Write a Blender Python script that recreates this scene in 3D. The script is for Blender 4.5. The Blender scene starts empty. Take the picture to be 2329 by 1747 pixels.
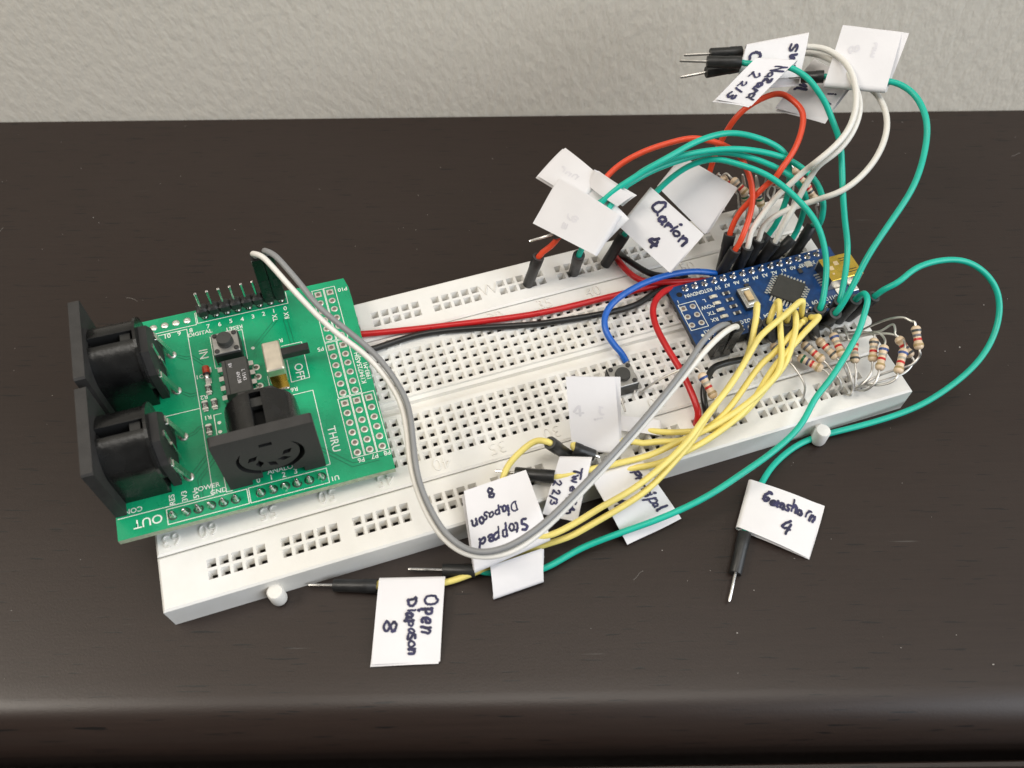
import bpy, bmesh, math, random
from mathutils import Vector, Matrix

random.seed(7)
S = bpy.context.scene
COL = S.collection
MM = 0.001            # all shapes below are written in millimetres

# ------------------------------------------------------------------ camera
cam = bpy.data.cameras.new('camera')
cam.sensor_width = 36.0
cam.lens = 1993.73 / 2329.0 * 36.0
cam.clip_start = 0.01
cam.clip_end = 20.0
camo = bpy.data.objects.new('camera', cam)
COL.objects.link(camo)
CAM = Vector((-31.723, -105.323, 179.717))
_r = Vector((0.952560, -0.304327, -0.003712)).normalized()
_f = Vector((0.159237, 0.508742, -0.846065)).normalized()
_u = _r.cross(_f).normalized()
_r = _f.cross(_u).normalized()
camo.matrix_world = Matrix(((_r.x, _u.x, -_f.x, CAM.x * MM), (_r.y, _u.y, -_f.y, CAM.y * MM), (_r.z, _u.z, -_f.z, CAM.z * MM), (0, 0, 0, 1)))
cam.dof.use_dof = True
cam.dof.focus_distance = 0.205
cam.dof.aperture_fstop = 22.0
S.camera = camo
S.render.resolution_x, S.render.resolution_y = 1024, 768

# ------------------------------------------------------------------ light of the room
world = bpy.data.worlds.new('World')
S.world = world
world.use_nodes = True
bg = world.node_tree.nodes['Background']
bg.inputs['Color'].default_value = (1.0, 0.95, 0.88, 1)
bg.inputs['Strength'].default_value = 0.15


def area(name, loc, target, size, power, color):
    l = bpy.data.lights.new(name, 'AREA')
    l.shape = 'RECTANGLE'
    l.size, l.size_y = size
    l.energy = power
    l.color = color
    o = bpy.data.objects.new(name, l)
    COL.objects.link(o)
    o.location = loc
    d = Vector(target) - Vector(loc)
    o.rotation_euler = d.to_track_quat('-Z', 'Y').to_euler()
    return o


area('ceiling_lamp', (0.12, -0.03, 1.75), (0.0, 0.0, 0.0), (1.0, 1.0), 17.5, (1.0, 0.95, 0.87))
area('side_lamp', (-0.75, 0.08, 0.95), (0.0, 0.0, 0.0), (0.36, 0.36), 6.3, (1.0, 0.93, 0.83))
area('window_light', (1.60, -1.60, 1.35), (0.02, -0.02, 0.02), (2.0, 2.0), 64.0, (0.87, 0.93, 1.0))

S.view_settings.view_transform = 'Standard'
S.view_settings.look = 'None'
S.view_settings.exposure = -0.12
S.view_settings.gamma = 1.0
S.cycles.use_denoising = True
S.cycles.max_bounces = 8
S.cycles.caustics_reflective = False
S.cycles.caustics_refractive = False


# ------------------------------------------------------------------ materials
def new_mat(name):
    m = bpy.data.materials.new(name)
    m.use_nodes = True
    nt = m.node_tree
    return m, nt, nt.nodes['Principled BSDF']


def mat(name, color, rough=0.5, metal=0.0, spec=0.5, vary=0.12, scale=300.0, bump=0.0, bump_scale=900.0, coat=0.0, sss=0.0, rvary=0.1):
    """plain surface: base colour with fine uneven tone, uneven gloss and a little relief"""
    m, nt, b = new_mat(name)
    N, L = nt.nodes, nt.links
    tc = N.new('ShaderNodeTexCoord')
    nz = N.new('ShaderNodeTexNoise')
    nz.inputs['Scale'].default_value = scale
    nz.inputs['Detail'].default_value = 4
    L.new(tc.outputs['Object'], nz.inputs['Vector'])
    rp = N.new('ShaderNodeValToRGB')
    rp.color_ramp.elements[0].position = 0.3
    rp.color_ramp.elements[1].position = 0.7
    c = color
    rp.color_ramp.elements[0].color = (c[0] * (1 - vary), c[1] * (1 - vary), c[2] * (1 - vary), 1)
    rp.color_ramp.elements[1].color = (min(1, c[0] * (1 + vary)), min(1, c[1] * (1 + vary)), min(1, c[2] * (1 + vary)), 1)
    L.new(nz.outputs['Fac'], rp.inputs['Fac'])
    L.new(rp.outputs['Color'], b.inputs['Base Color'])
    if rvary:
        mr = N.new('ShaderNodeMapRange')
        mr.inputs['To Min'].default_value = max(0.02, rough - rvary)
        mr.inputs['To Max'].default_value = min(1, rough + rvary)
        L.new(nz.outputs['Fac'], mr.inputs['Value'])
        L.new(mr.outputs['Result'], b.inputs['Roughness'])
    else:
        b.inputs['Roughness'].default_value = rough
    b.inputs['Metallic'].default_value = metal
    b.inputs['Specular IOR Level'].default_value = spec
    if coat:
        b.inputs['Coat Weight'].default_value = coat
        b.inputs['Coat Roughness'].default_value = 0.15
    if sss:
        b.inputs['Subsurface Weight'].default_value = sss
        b.inputs['Subsurface Radius'].default_value = (0.002, 0.0018, 0.0015)
        b.inputs['Subsurface Scale'].default_value = 0.3
    if bump:
        n2 = N.new('ShaderNodeTexNoise')
        n2.inputs['Scale'].default_value = bump_scale
        n2.inputs['Detail'].default_value = 5
        L.new(tc.outputs['Object'], n2.inputs['Vector'])
        bp = N.new('ShaderNodeBump')
        bp.inputs['Strength'].default_value = bump
        bp.inputs['Distance'].default_value = 0.0004
        L.new(n2.outputs['Fac'], bp.inputs['Height'])
        L.new(bp.outputs['Normal'], b.inputs['Normal'])
    return m


M = {}
M['board'] = mat('white_abs', (0.83, 0.818, 0.79), 0.48, vary=0.035, scale=120, bump=0.05, bump_scale=2500)
_b = M['board']
_nt = _b.node_tree
_p = _nt.nodes['Principled BSDF']
_old = _p.inputs['Base Color'].links[0].from_socket
_tc = _nt.nodes.new('ShaderNodeTexCoord')
_n1 = _nt.nodes.new('ShaderNodeTexNoise')
_n1.inputs['Scale'].default_value = 26
_n1.inputs['Detail'].default_value = 6
_n1.inputs['Roughness'].default_value = 0.65
_nt.links.new(_tc.outputs['Object'], _n1.inputs['Vector'])
_rp = _nt.nodes.new('ShaderNodeValToRGB')
_rp.color_ramp.elements[0].position = 0.38
_rp.color_ramp.elements[0].color = (0.955, 0.935, 0.895, 1)
_rp.color_ramp.elements[1].position = 0.62
_rp.color_ramp.elements[1].color = (1, 1, 1, 1)
_nt.links.new(_n1.outputs['Fac'], _rp.inputs['Fac'])
_mx = _nt.nodes.new('ShaderNodeMix')
_mx.data_type = 'RGBA'
_mx.blend_type = 'MULTIPLY'
_mx.inputs['Factor'].default_value = 1.0
_nt.links.new(_old, _mx.inputs['A'])
_nt.links.new(_rp.outputs['Color'], _mx.inputs['B'])
_nt.links.new(_mx.outputs['Result'], _p.inputs['Base Color'])
M['contact'] = mat('contact_slot_shade', (0.02, 0.018, 0.016), 0.6, 0.0, vary=0.5, scale=700)  # contact metal; the white slot walls are coloured dark too, for shade
M['railcontact'] = mat('rail_contact', (0.10, 0.085, 0.07), 0.45, 0.6, vary=0.5, scale=900)
M['pcb_green'] = mat('green_solder_mask', (0.004, 0.325, 0.145), 0.27, vary=0.16, scale=140, bump=0.04, bump_scale=1500, coat=0.25)
M['pcb_trace'] = mat('trace_edge', (0.0015, 0.15, 0.07), 0.35, vary=0.1)
M['pcb_edge'] = mat('fibreglass_edge', (0.36, 0.42, 0.29), 0.7, vary=0.2, scale=900)
M['pcb_blue'] = mat('blue_solder_mask', (0.006, 0.047, 0.17), 0.34, vary=0.40, scale=420, bump=0.06, bump_scale=1800, coat=0.2)
M['pcb_blue_edge'] = mat('dark_fibreglass_edge', (0.055, 0.06, 0.065), 0.8, vary=0.3)
M['silk'] = mat('silkscreen_white', (0.80, 0.83, 0.76), 0.6, vary=0.10, scale=1500)
M['tin'] = mat('tinned_copper', (0.84, 0.82, 0.77), 0.42, 1.0, vary=0.12, scale=800, bump=0.15, bump_scale=1500)
M['solder'] = mat('solder', (0.72, 0.69, 0.66), 0.17, 1.0, vary=0.3, scale=900, bump=0.3, bump_scale=900)
M['flux'] = mat('flux_ring', (0.012, 0.055, 0.03), 0.3, vary=0.4, scale=1200)
M['pad_hole'] = mat('pad_barrel', (0.23, 0.18, 0.15), 0.5, 0.3, vary=0.45, scale=900)
M['steel'] = mat('bright_steel', (0.74, 0.72, 0.69), 0.24, 1.0, vary=0.10, scale=700)
M['lead'] = mat('tinned_lead', (0.64, 0.62, 0.59), 0.42, 1.0, vary=0.15, scale=600)
M['satin'] = mat('satin_nickel', (0.80, 0.72, 0.60), 0.42, 0.9, vary=0.07, scale=500)
M['steel_plate'] = mat('tact_plate', (0.50, 0.49, 0.47), 0.36, 0.9, vary=0.06, scale=600)
M['gold'] = mat('gold_plate', (0.95, 0.64, 0.12), 0.2, 1.0, vary=0.12, scale=500)
M['black_gloss'] = mat('glossy_black_plastic', (0.009, 0.009, 0.0088), 0.26, spec=0.5, vary=0.4, scale=250, bump=0.10, bump_scale=1400)
M['black_satin'] = mat('satin_black_plastic', (0.020, 0.020, 0.019), 0.42, vary=0.3, scale=300, bump=0.08, bump_scale=1500)
M['black_matt'] = mat('matt_black_plastic', (0.030, 0.028, 0.0265), 0.62, vary=0.2, scale=400, bump=0.12, bump_scale=2200)
M['black_void'] = mat('painted_recess_shade', (0.004, 0.004, 0.004), 0.8, vary=0.1)  # shade painted as black into shallow recesses and openings
M['chip'] = mat('epoxy_chip', (0.045, 0.044, 0.040), 0.66, vary=0.12, scale=800, bump=0.12, bump_scale=3000)
M['plug'] = mat('plug_rubber', (0.016, 0.016, 0.016), 0.40, vary=0.35, scale=500, bump=0.12, bump_scale=1300)
M['plug_end'] = mat('plug_rim', (0.05, 0.05, 0.05), 0.55, vary=0.3, scale=900)
M['paper'] = mat('white_paper', (0.79, 0.77, 0.775), 0.85, spec=0.25, vary=0.035, scale=90, bump=0.06, bump_scale=700)
M['ink'] = mat('blue_black_ink', (0.028, 0.026, 0.075), 0.65, vary=0.5, scale=500)
M['ghost'] = mat('ink_shown_through_paper', (0.70, 0.68, 0.70), 0.85, spec=0.25, vary=0.08, scale=300)
M['w_green'] = mat('green_insulation', (0.008, 0.47, 0.345), 0.38, vary=0.07, scale=150, bump=0.10, bump_scale=350, rvary=0.14)
M['w_yellow'] = mat('yellow_insulation', (0.84, 0.70, 0.20), 0.40, vary=0.05, scale=150, bump=0.10, bump_scale=350, rvary=0.14)
M['w_red'] = mat('orange_red_insulation', (0.80, 0.075, 0.025), 0.38, vary=0.06, scale=150, bump=0.10, bump_scale=350, rvary=0.14)
M['w_white'] = mat('white_insulation', (0.80, 0.77, 0.71), 0.42, vary=0.04, scale=150, bump=0.10, bump_scale=350, rvary=0.14)
M['w_grey'] = mat('grey_insulation', (0.25, 0.25, 0.25), 0.42, vary=0.06, scale=150, bump=0.10, bump_scale=350, rvary=0.14)
M['s_red'] = mat('red_solid_insulation', (0.52, 0.012, 0.014), 0.30, vary=0.08, scale=150)
M['s_black'] = mat('black_solid_insulation', (0.014, 0.014, 0.014), 0.30, vary=0.2, scale=150)
M['s_blue'] = mat('blue_solid_insulation', (0.010, 0.115, 0.50), 0.30, vary=0.08, scale=150)
M['beige'] = mat('resistor_lacquer', (0.74, 0.57, 0.40), 0.30, vary=0.10, scale=700, bump=0.1, bump_scale=1200)
BAND = {'green': (0.01, 0.12, 0.05), 'violet': (0.06, 0.06, 0.12), 'blue': (0.03, 0.07, 0.25), 'red': (0.55, 0.02, 0.02), 'gold': (0.42, 0.30, 0.14),
        'grey': (0.14, 0.14, 0.16), 'silver': (0.40, 0.37, 0.31), 'tan': (0.48, 0.34, 0.21), 'dark': (0.07, 0.075, 0.075)}
for k, v in BAND.items():
    M['band_' + k] = mat('band_' + k, v, 0.33, vary=0.12, scale=900)
M['lens'] = mat('led_lens', (0.72, 0.68, 0.55), 0.3, vary=0.15, scale=900)
M['brown'] = mat('chip_resistor', (0.05, 0.045, 0.042), 0.5, vary=0.3, scale=900)
M['glass_red'] = mat('diode_glass', (0.42, 0.05, 0.02), 0.12, vary=0.35, scale=700, coat=0.6)
M['button_gold'] = mat('button_plunger', (0.66, 0.50, 0.28), 0.5, vary=0.1, scale=500)


# ------------------------------------------------------------------ mesh helpers
class MB:
    """collects shapes (mm) and links them as one mesh object"""

    def __init__(self):
        self.v, self.f, self.m, self.s = [], [], [], []

    def add(self, vs, fs, mi=0, smooth=False):
        o = len(self.v)
        self.v += [Vector(p) for p in vs]
        for f in fs:
            self.f.append([i + o for i in f])
            self.m.append(mi)
            self.s.append(smooth)

    def box(self, x0, x1, y0, y1, z0, z1, mi=0, ch=0.0, mtx=None):
        if ch <= 0:
            vs = [(x, y, z) for z in (z0, z1) for y in (y0, y1) for x in (x0, x1)]
            fs = [(0, 2, 3, 1), (4, 5, 7, 6), (0, 1, 5, 4), (2, 6, 7, 3), (0, 4, 6, 2), (1, 3, 7, 5)]
        else:
            rings = []
            for z, i in ((z0, ch), (z0 + ch, 0), (z1 - ch, 0), (z1, ch)):
                a, b, c, d = x0 + i, x1 - i, y0 + i, y1 - i
                rings.append([(a + ch, c, z), (b - ch, c, z), (b, c + ch, z), (b, d - ch, z), (b - ch, d, z), (a + ch, d, z), (a, d - ch, z), (a, c + ch, z)])
            vs = [p for r in rings for p in r]
            fs = [tuple(reversed(range(8))), tuple(range(24, 32))]
            for k in range(3):
                for i in range(8):
                    j = (i + 1) % 8
                    fs.append((k * 8 + i, k * 8 + j, k * 8 + 8 + j, k * 8 + 8 + i))
        if mtx:
            vs = [mtx @ Vector(p) for p in vs]
        self.add(vs, fs, mi)

    def lathe(self, prof, a=(0, 0, 0), d=(0, 0, 1), n=16, mi=0, smooth=True, caps=(True, True), mis=None):
        """prof: list of (radius, distance along axis)"""
        a, d = Vector(a), Vector(d).normalized()
        x = d.orthogonal().normalized()
        y = d.cross(x)
        vs, fs, mm = [], [], []
        for r, h in prof:
            for i in range(n):
                t = 2 * math.pi * i / n
                vs.append(a + d * h + (x * math.cos(t) + y * math.sin(t)) * r)
        o = len(self.v)
        self.v += vs
        for k in range(len(prof) - 1):
            for i in range(n):
                j = (i + 1) % n
                self.f.append([o + k * n + i, o + k * n + j, o + k * n + n + j, o + k * n + n + i])
                self.m.append(mis[k] if mis else mi)
                self.s.append(smooth)
        if caps[0]:
            self.f.append([o + i for i in reversed(range(n))]); self.m.append(mis[0] if mis else mi); self.s.append(False)
        if caps[1]:
            q = o + (len(prof) - 1) * n
            self.f.append([q + i for i in range(n)]); self.m.append(mis[-1] if mis else mi); self.s.append(False)

    def tube(self, pts, r, n=10, mi=0, caps=True):
        pts = [Vector(p) for p in pts]
        t0 = (pts[1] - pts[0]).normalized()
        x = t0.orthogonal().normalized()
        o = len(self.v)
        N = len(pts)
        for i, p in enumerate(pts):
            if i == 0:
                t = t0
            elif i == N - 1:
                t = (pts[-1] - pts[-2]).normalized()
            else:
                t = (pts[i + 1] - pts[i - 1]).normalized()
            x = (x - t * x.dot(t)).normalized()
            y = t.cross(x)
            rr = r(i / (N - 1)) if callable(r) else r
            for k in range(n):
                a = 2 * math.pi * k / n
                self.v.append(p + (x * math.cos(a) + y * math.sin(a)) * rr)
        for i in range(N - 1):
            for k in range(n):
                j = (k + 1) % n
                self.f.append([o + i * n + k, o + i * n + j, o + i * n + n + j, o + i * n + n + k])
                self.m.append(mi)
                self.s.append(True)
        if caps:
            self.f.append([o + k for k in reversed(range(n))]); self.m.append(mi); self.s.append(False)
            q = o + (N - 1) * n
            self.f.append([q + k for k in range(n)]); self.m.append(mi); self.s.append(False)

    def prism(self, poly, z0, z1, mi=0, fn=None):
        """poly: outline (x, y) counter-clockwise, extruded z0..z1; fn maps (x,y,z) to 3D"""
        n = len(poly)
        fn = fn or (lambda x, y, z: (x, y, z))
        vs = [fn(x, y, z0) for x, y in poly] + [fn(x, y, z1) for x, y in poly]
        fs = [tuple(reversed(range(n))), tuple(range(n, 2 * n))]
        for i in range(n):
            j = (i + 1) % n
            fs.append((i, j, n + j, n + i))
        self.add(vs, fs, mi)

    def mesh(self, name, mats):
        me = bpy.data.meshes.new(name)
        me.from_pydata([tuple(p * MM) for p in self.v], [], self.f)
        for m in (mats if isinstance(mats, (list, tuple)) else [mats]):
            me.materials.append(m if not isinstance(m, str) else M[m])
        me.polygons.foreach_set('material_index', self.m)
        me.polygons.foreach_set('use_smooth', self.s)
        me.update()
        if any(self.s):
            me.set_sharp_from_angle(angle=math.radians(38))
        return me

    def build(self, name, mats, parent=None, loc=None):
        return link(name, self.mesh(name, mats), parent, loc)


def link(name, data, parent=None, loc=None):
    o = bpy.data.objects.new(name, data)
    COL.objects.link(o)
    if parent is not None:
        o.parent = parent
    if loc is not None:
        o.location = Vector(loc) * MM
    return o


def fix_normals(o):
    bm = bmesh.new()
    bm.from_mesh(o.data)
    bmesh.ops.recalc_face_normals(bm, faces=bm.faces)
    bm.to_mesh(o.data)
    bm.free()
    return o


def tagp(o, label=None, category=None, group=None, kind=None):
    if label: o['label'] = label
    if category: o['category'] = category
    if group: o['group'] = group
    if kind: o['kind'] = kind
    return o


def thing(name, label, category, loc=(0, 0, 0), group=None, mtx=None):
    o = bpy.data.objects.new(name, None)
    COL.objects.link(o)
    o.empty_display_size = 0.01
    if mtx is not None:
        o.matrix_world = mtx
    else:
        o.location = Vector(loc) * MM
    return tagp(o, label, category, group)


def spline(pts, seg=7):
    """centripetal Catmull-Rom through the points"""
    P = [Vector(p) for p in pts]
    P = [P[0] * 2 - P[1]] + P + [P[-1] * 2 - P[-2]]
    out = []
    for i in range(1, len(P) - 2):
        p0, p1, p2, p3 = P[i - 1], P[i], P[i + 1], P[i + 2]
        t0 = 0
        t1 = t0 + max(1e-4, (p1 - p0).length) ** 0.5
        t2 = t1 + max(1e-4, (p2 - p1).length) ** 0.5
        t3 = t2 + max(1e-4, (p3 - p2).length) ** 0.5
        for k in range(seg):
            t = t1 + (t2 - t1) * k / seg
            a1 = p0 * ((t1 - t) / (t1 - t0)) + p1 * ((t - t0) / (t1 - t0))
            a2 = p1 * ((t2 - t) / (t2 - t1)) + p2 * ((t - t1) / (t2 - t1))
            a3 = p2 * ((t3 - t) / (t3 - t2)) + p3 * ((t - t2) / (t3 - t2))
            b1 = a1 * ((t2 - t) / (t2 - t0)) + a2 * ((t - t0) / (t2 - t0))
            b2 = a2 * ((t3 - t) / (t3 - t1)) + a3 * ((t - t1) / (t3 - t1))
            out.append(b1 * ((t2 - t) / (t2 - t1)) + b2 * ((t - t1) / (t2 - t1)))
    out.append(P[-2])
    return out


def relax(pts, it=3):
    """ease small kinks, ends kept"""
    for _ in range(it):
        q = [pts[0], pts[1]]
        for i in range(2, len(pts) - 2):
            q.append((pts[i - 1] + pts[i] * 2 + pts[i + 1]) / 4)
        pts = q + [pts[-2], pts[-1]]
    return pts


def text(name, s, loc, size, rot=0.0, m='silk', parent=None, extrude=0.0, align='CENTER', sx=1.0, bold=0.0):
    """lettering lying in the parent's xy plane, as a mesh; size is the cap height in mm"""
    c = bpy.data.curves.new(name, 'FONT')
    c.body = s
    c.size = size / 0.69 * MM
    c.align_x = align
    c.align_y = 'CENTER'
    c.extrude = extrude * MM
    c.offset = bold * MM
    c.resolution_u = 3
    tmp = bpy.data.objects.new(name, c)
    me = bpy.data.meshes.new_from_object(tmp)
    bpy.data.objects.remove(tmp)
    bpy.data.curves.remove(c)
    me.materials.clear()
    me.materials.append(M[m])
    o = link(name, me, parent, loc)
    o.rotation_euler = (0, 0, rot)
    o.scale = (sx, 1, 1)
    return o


def strip(name, pts, w, z, m, parent, closed=False):
    """flat printed line of width w along (x, y) points at height z"""
    mb = MB()
    P = [Vector((x, y, 0)) for x, y in pts]
    if closed:
        P.append(P[0])
    for a, b in zip(P, P[1:]):
        d = (b - a).normalized()
        n = Vector((-d.y, d.x, 0)) * w / 2
        a2, b2 = a - d * w / 2, b + d * w / 2
        mb.add([a2 - n + Vector((0, 0, z)), b2 - n + Vector((0, 0, z)), b2 + n + Vector((0, 0, z)), a2 + n + Vector((0, 0, z))], [(0, 1, 2, 3)])
        z += 0.0008
    return mb.build(name, m, parent)

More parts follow.
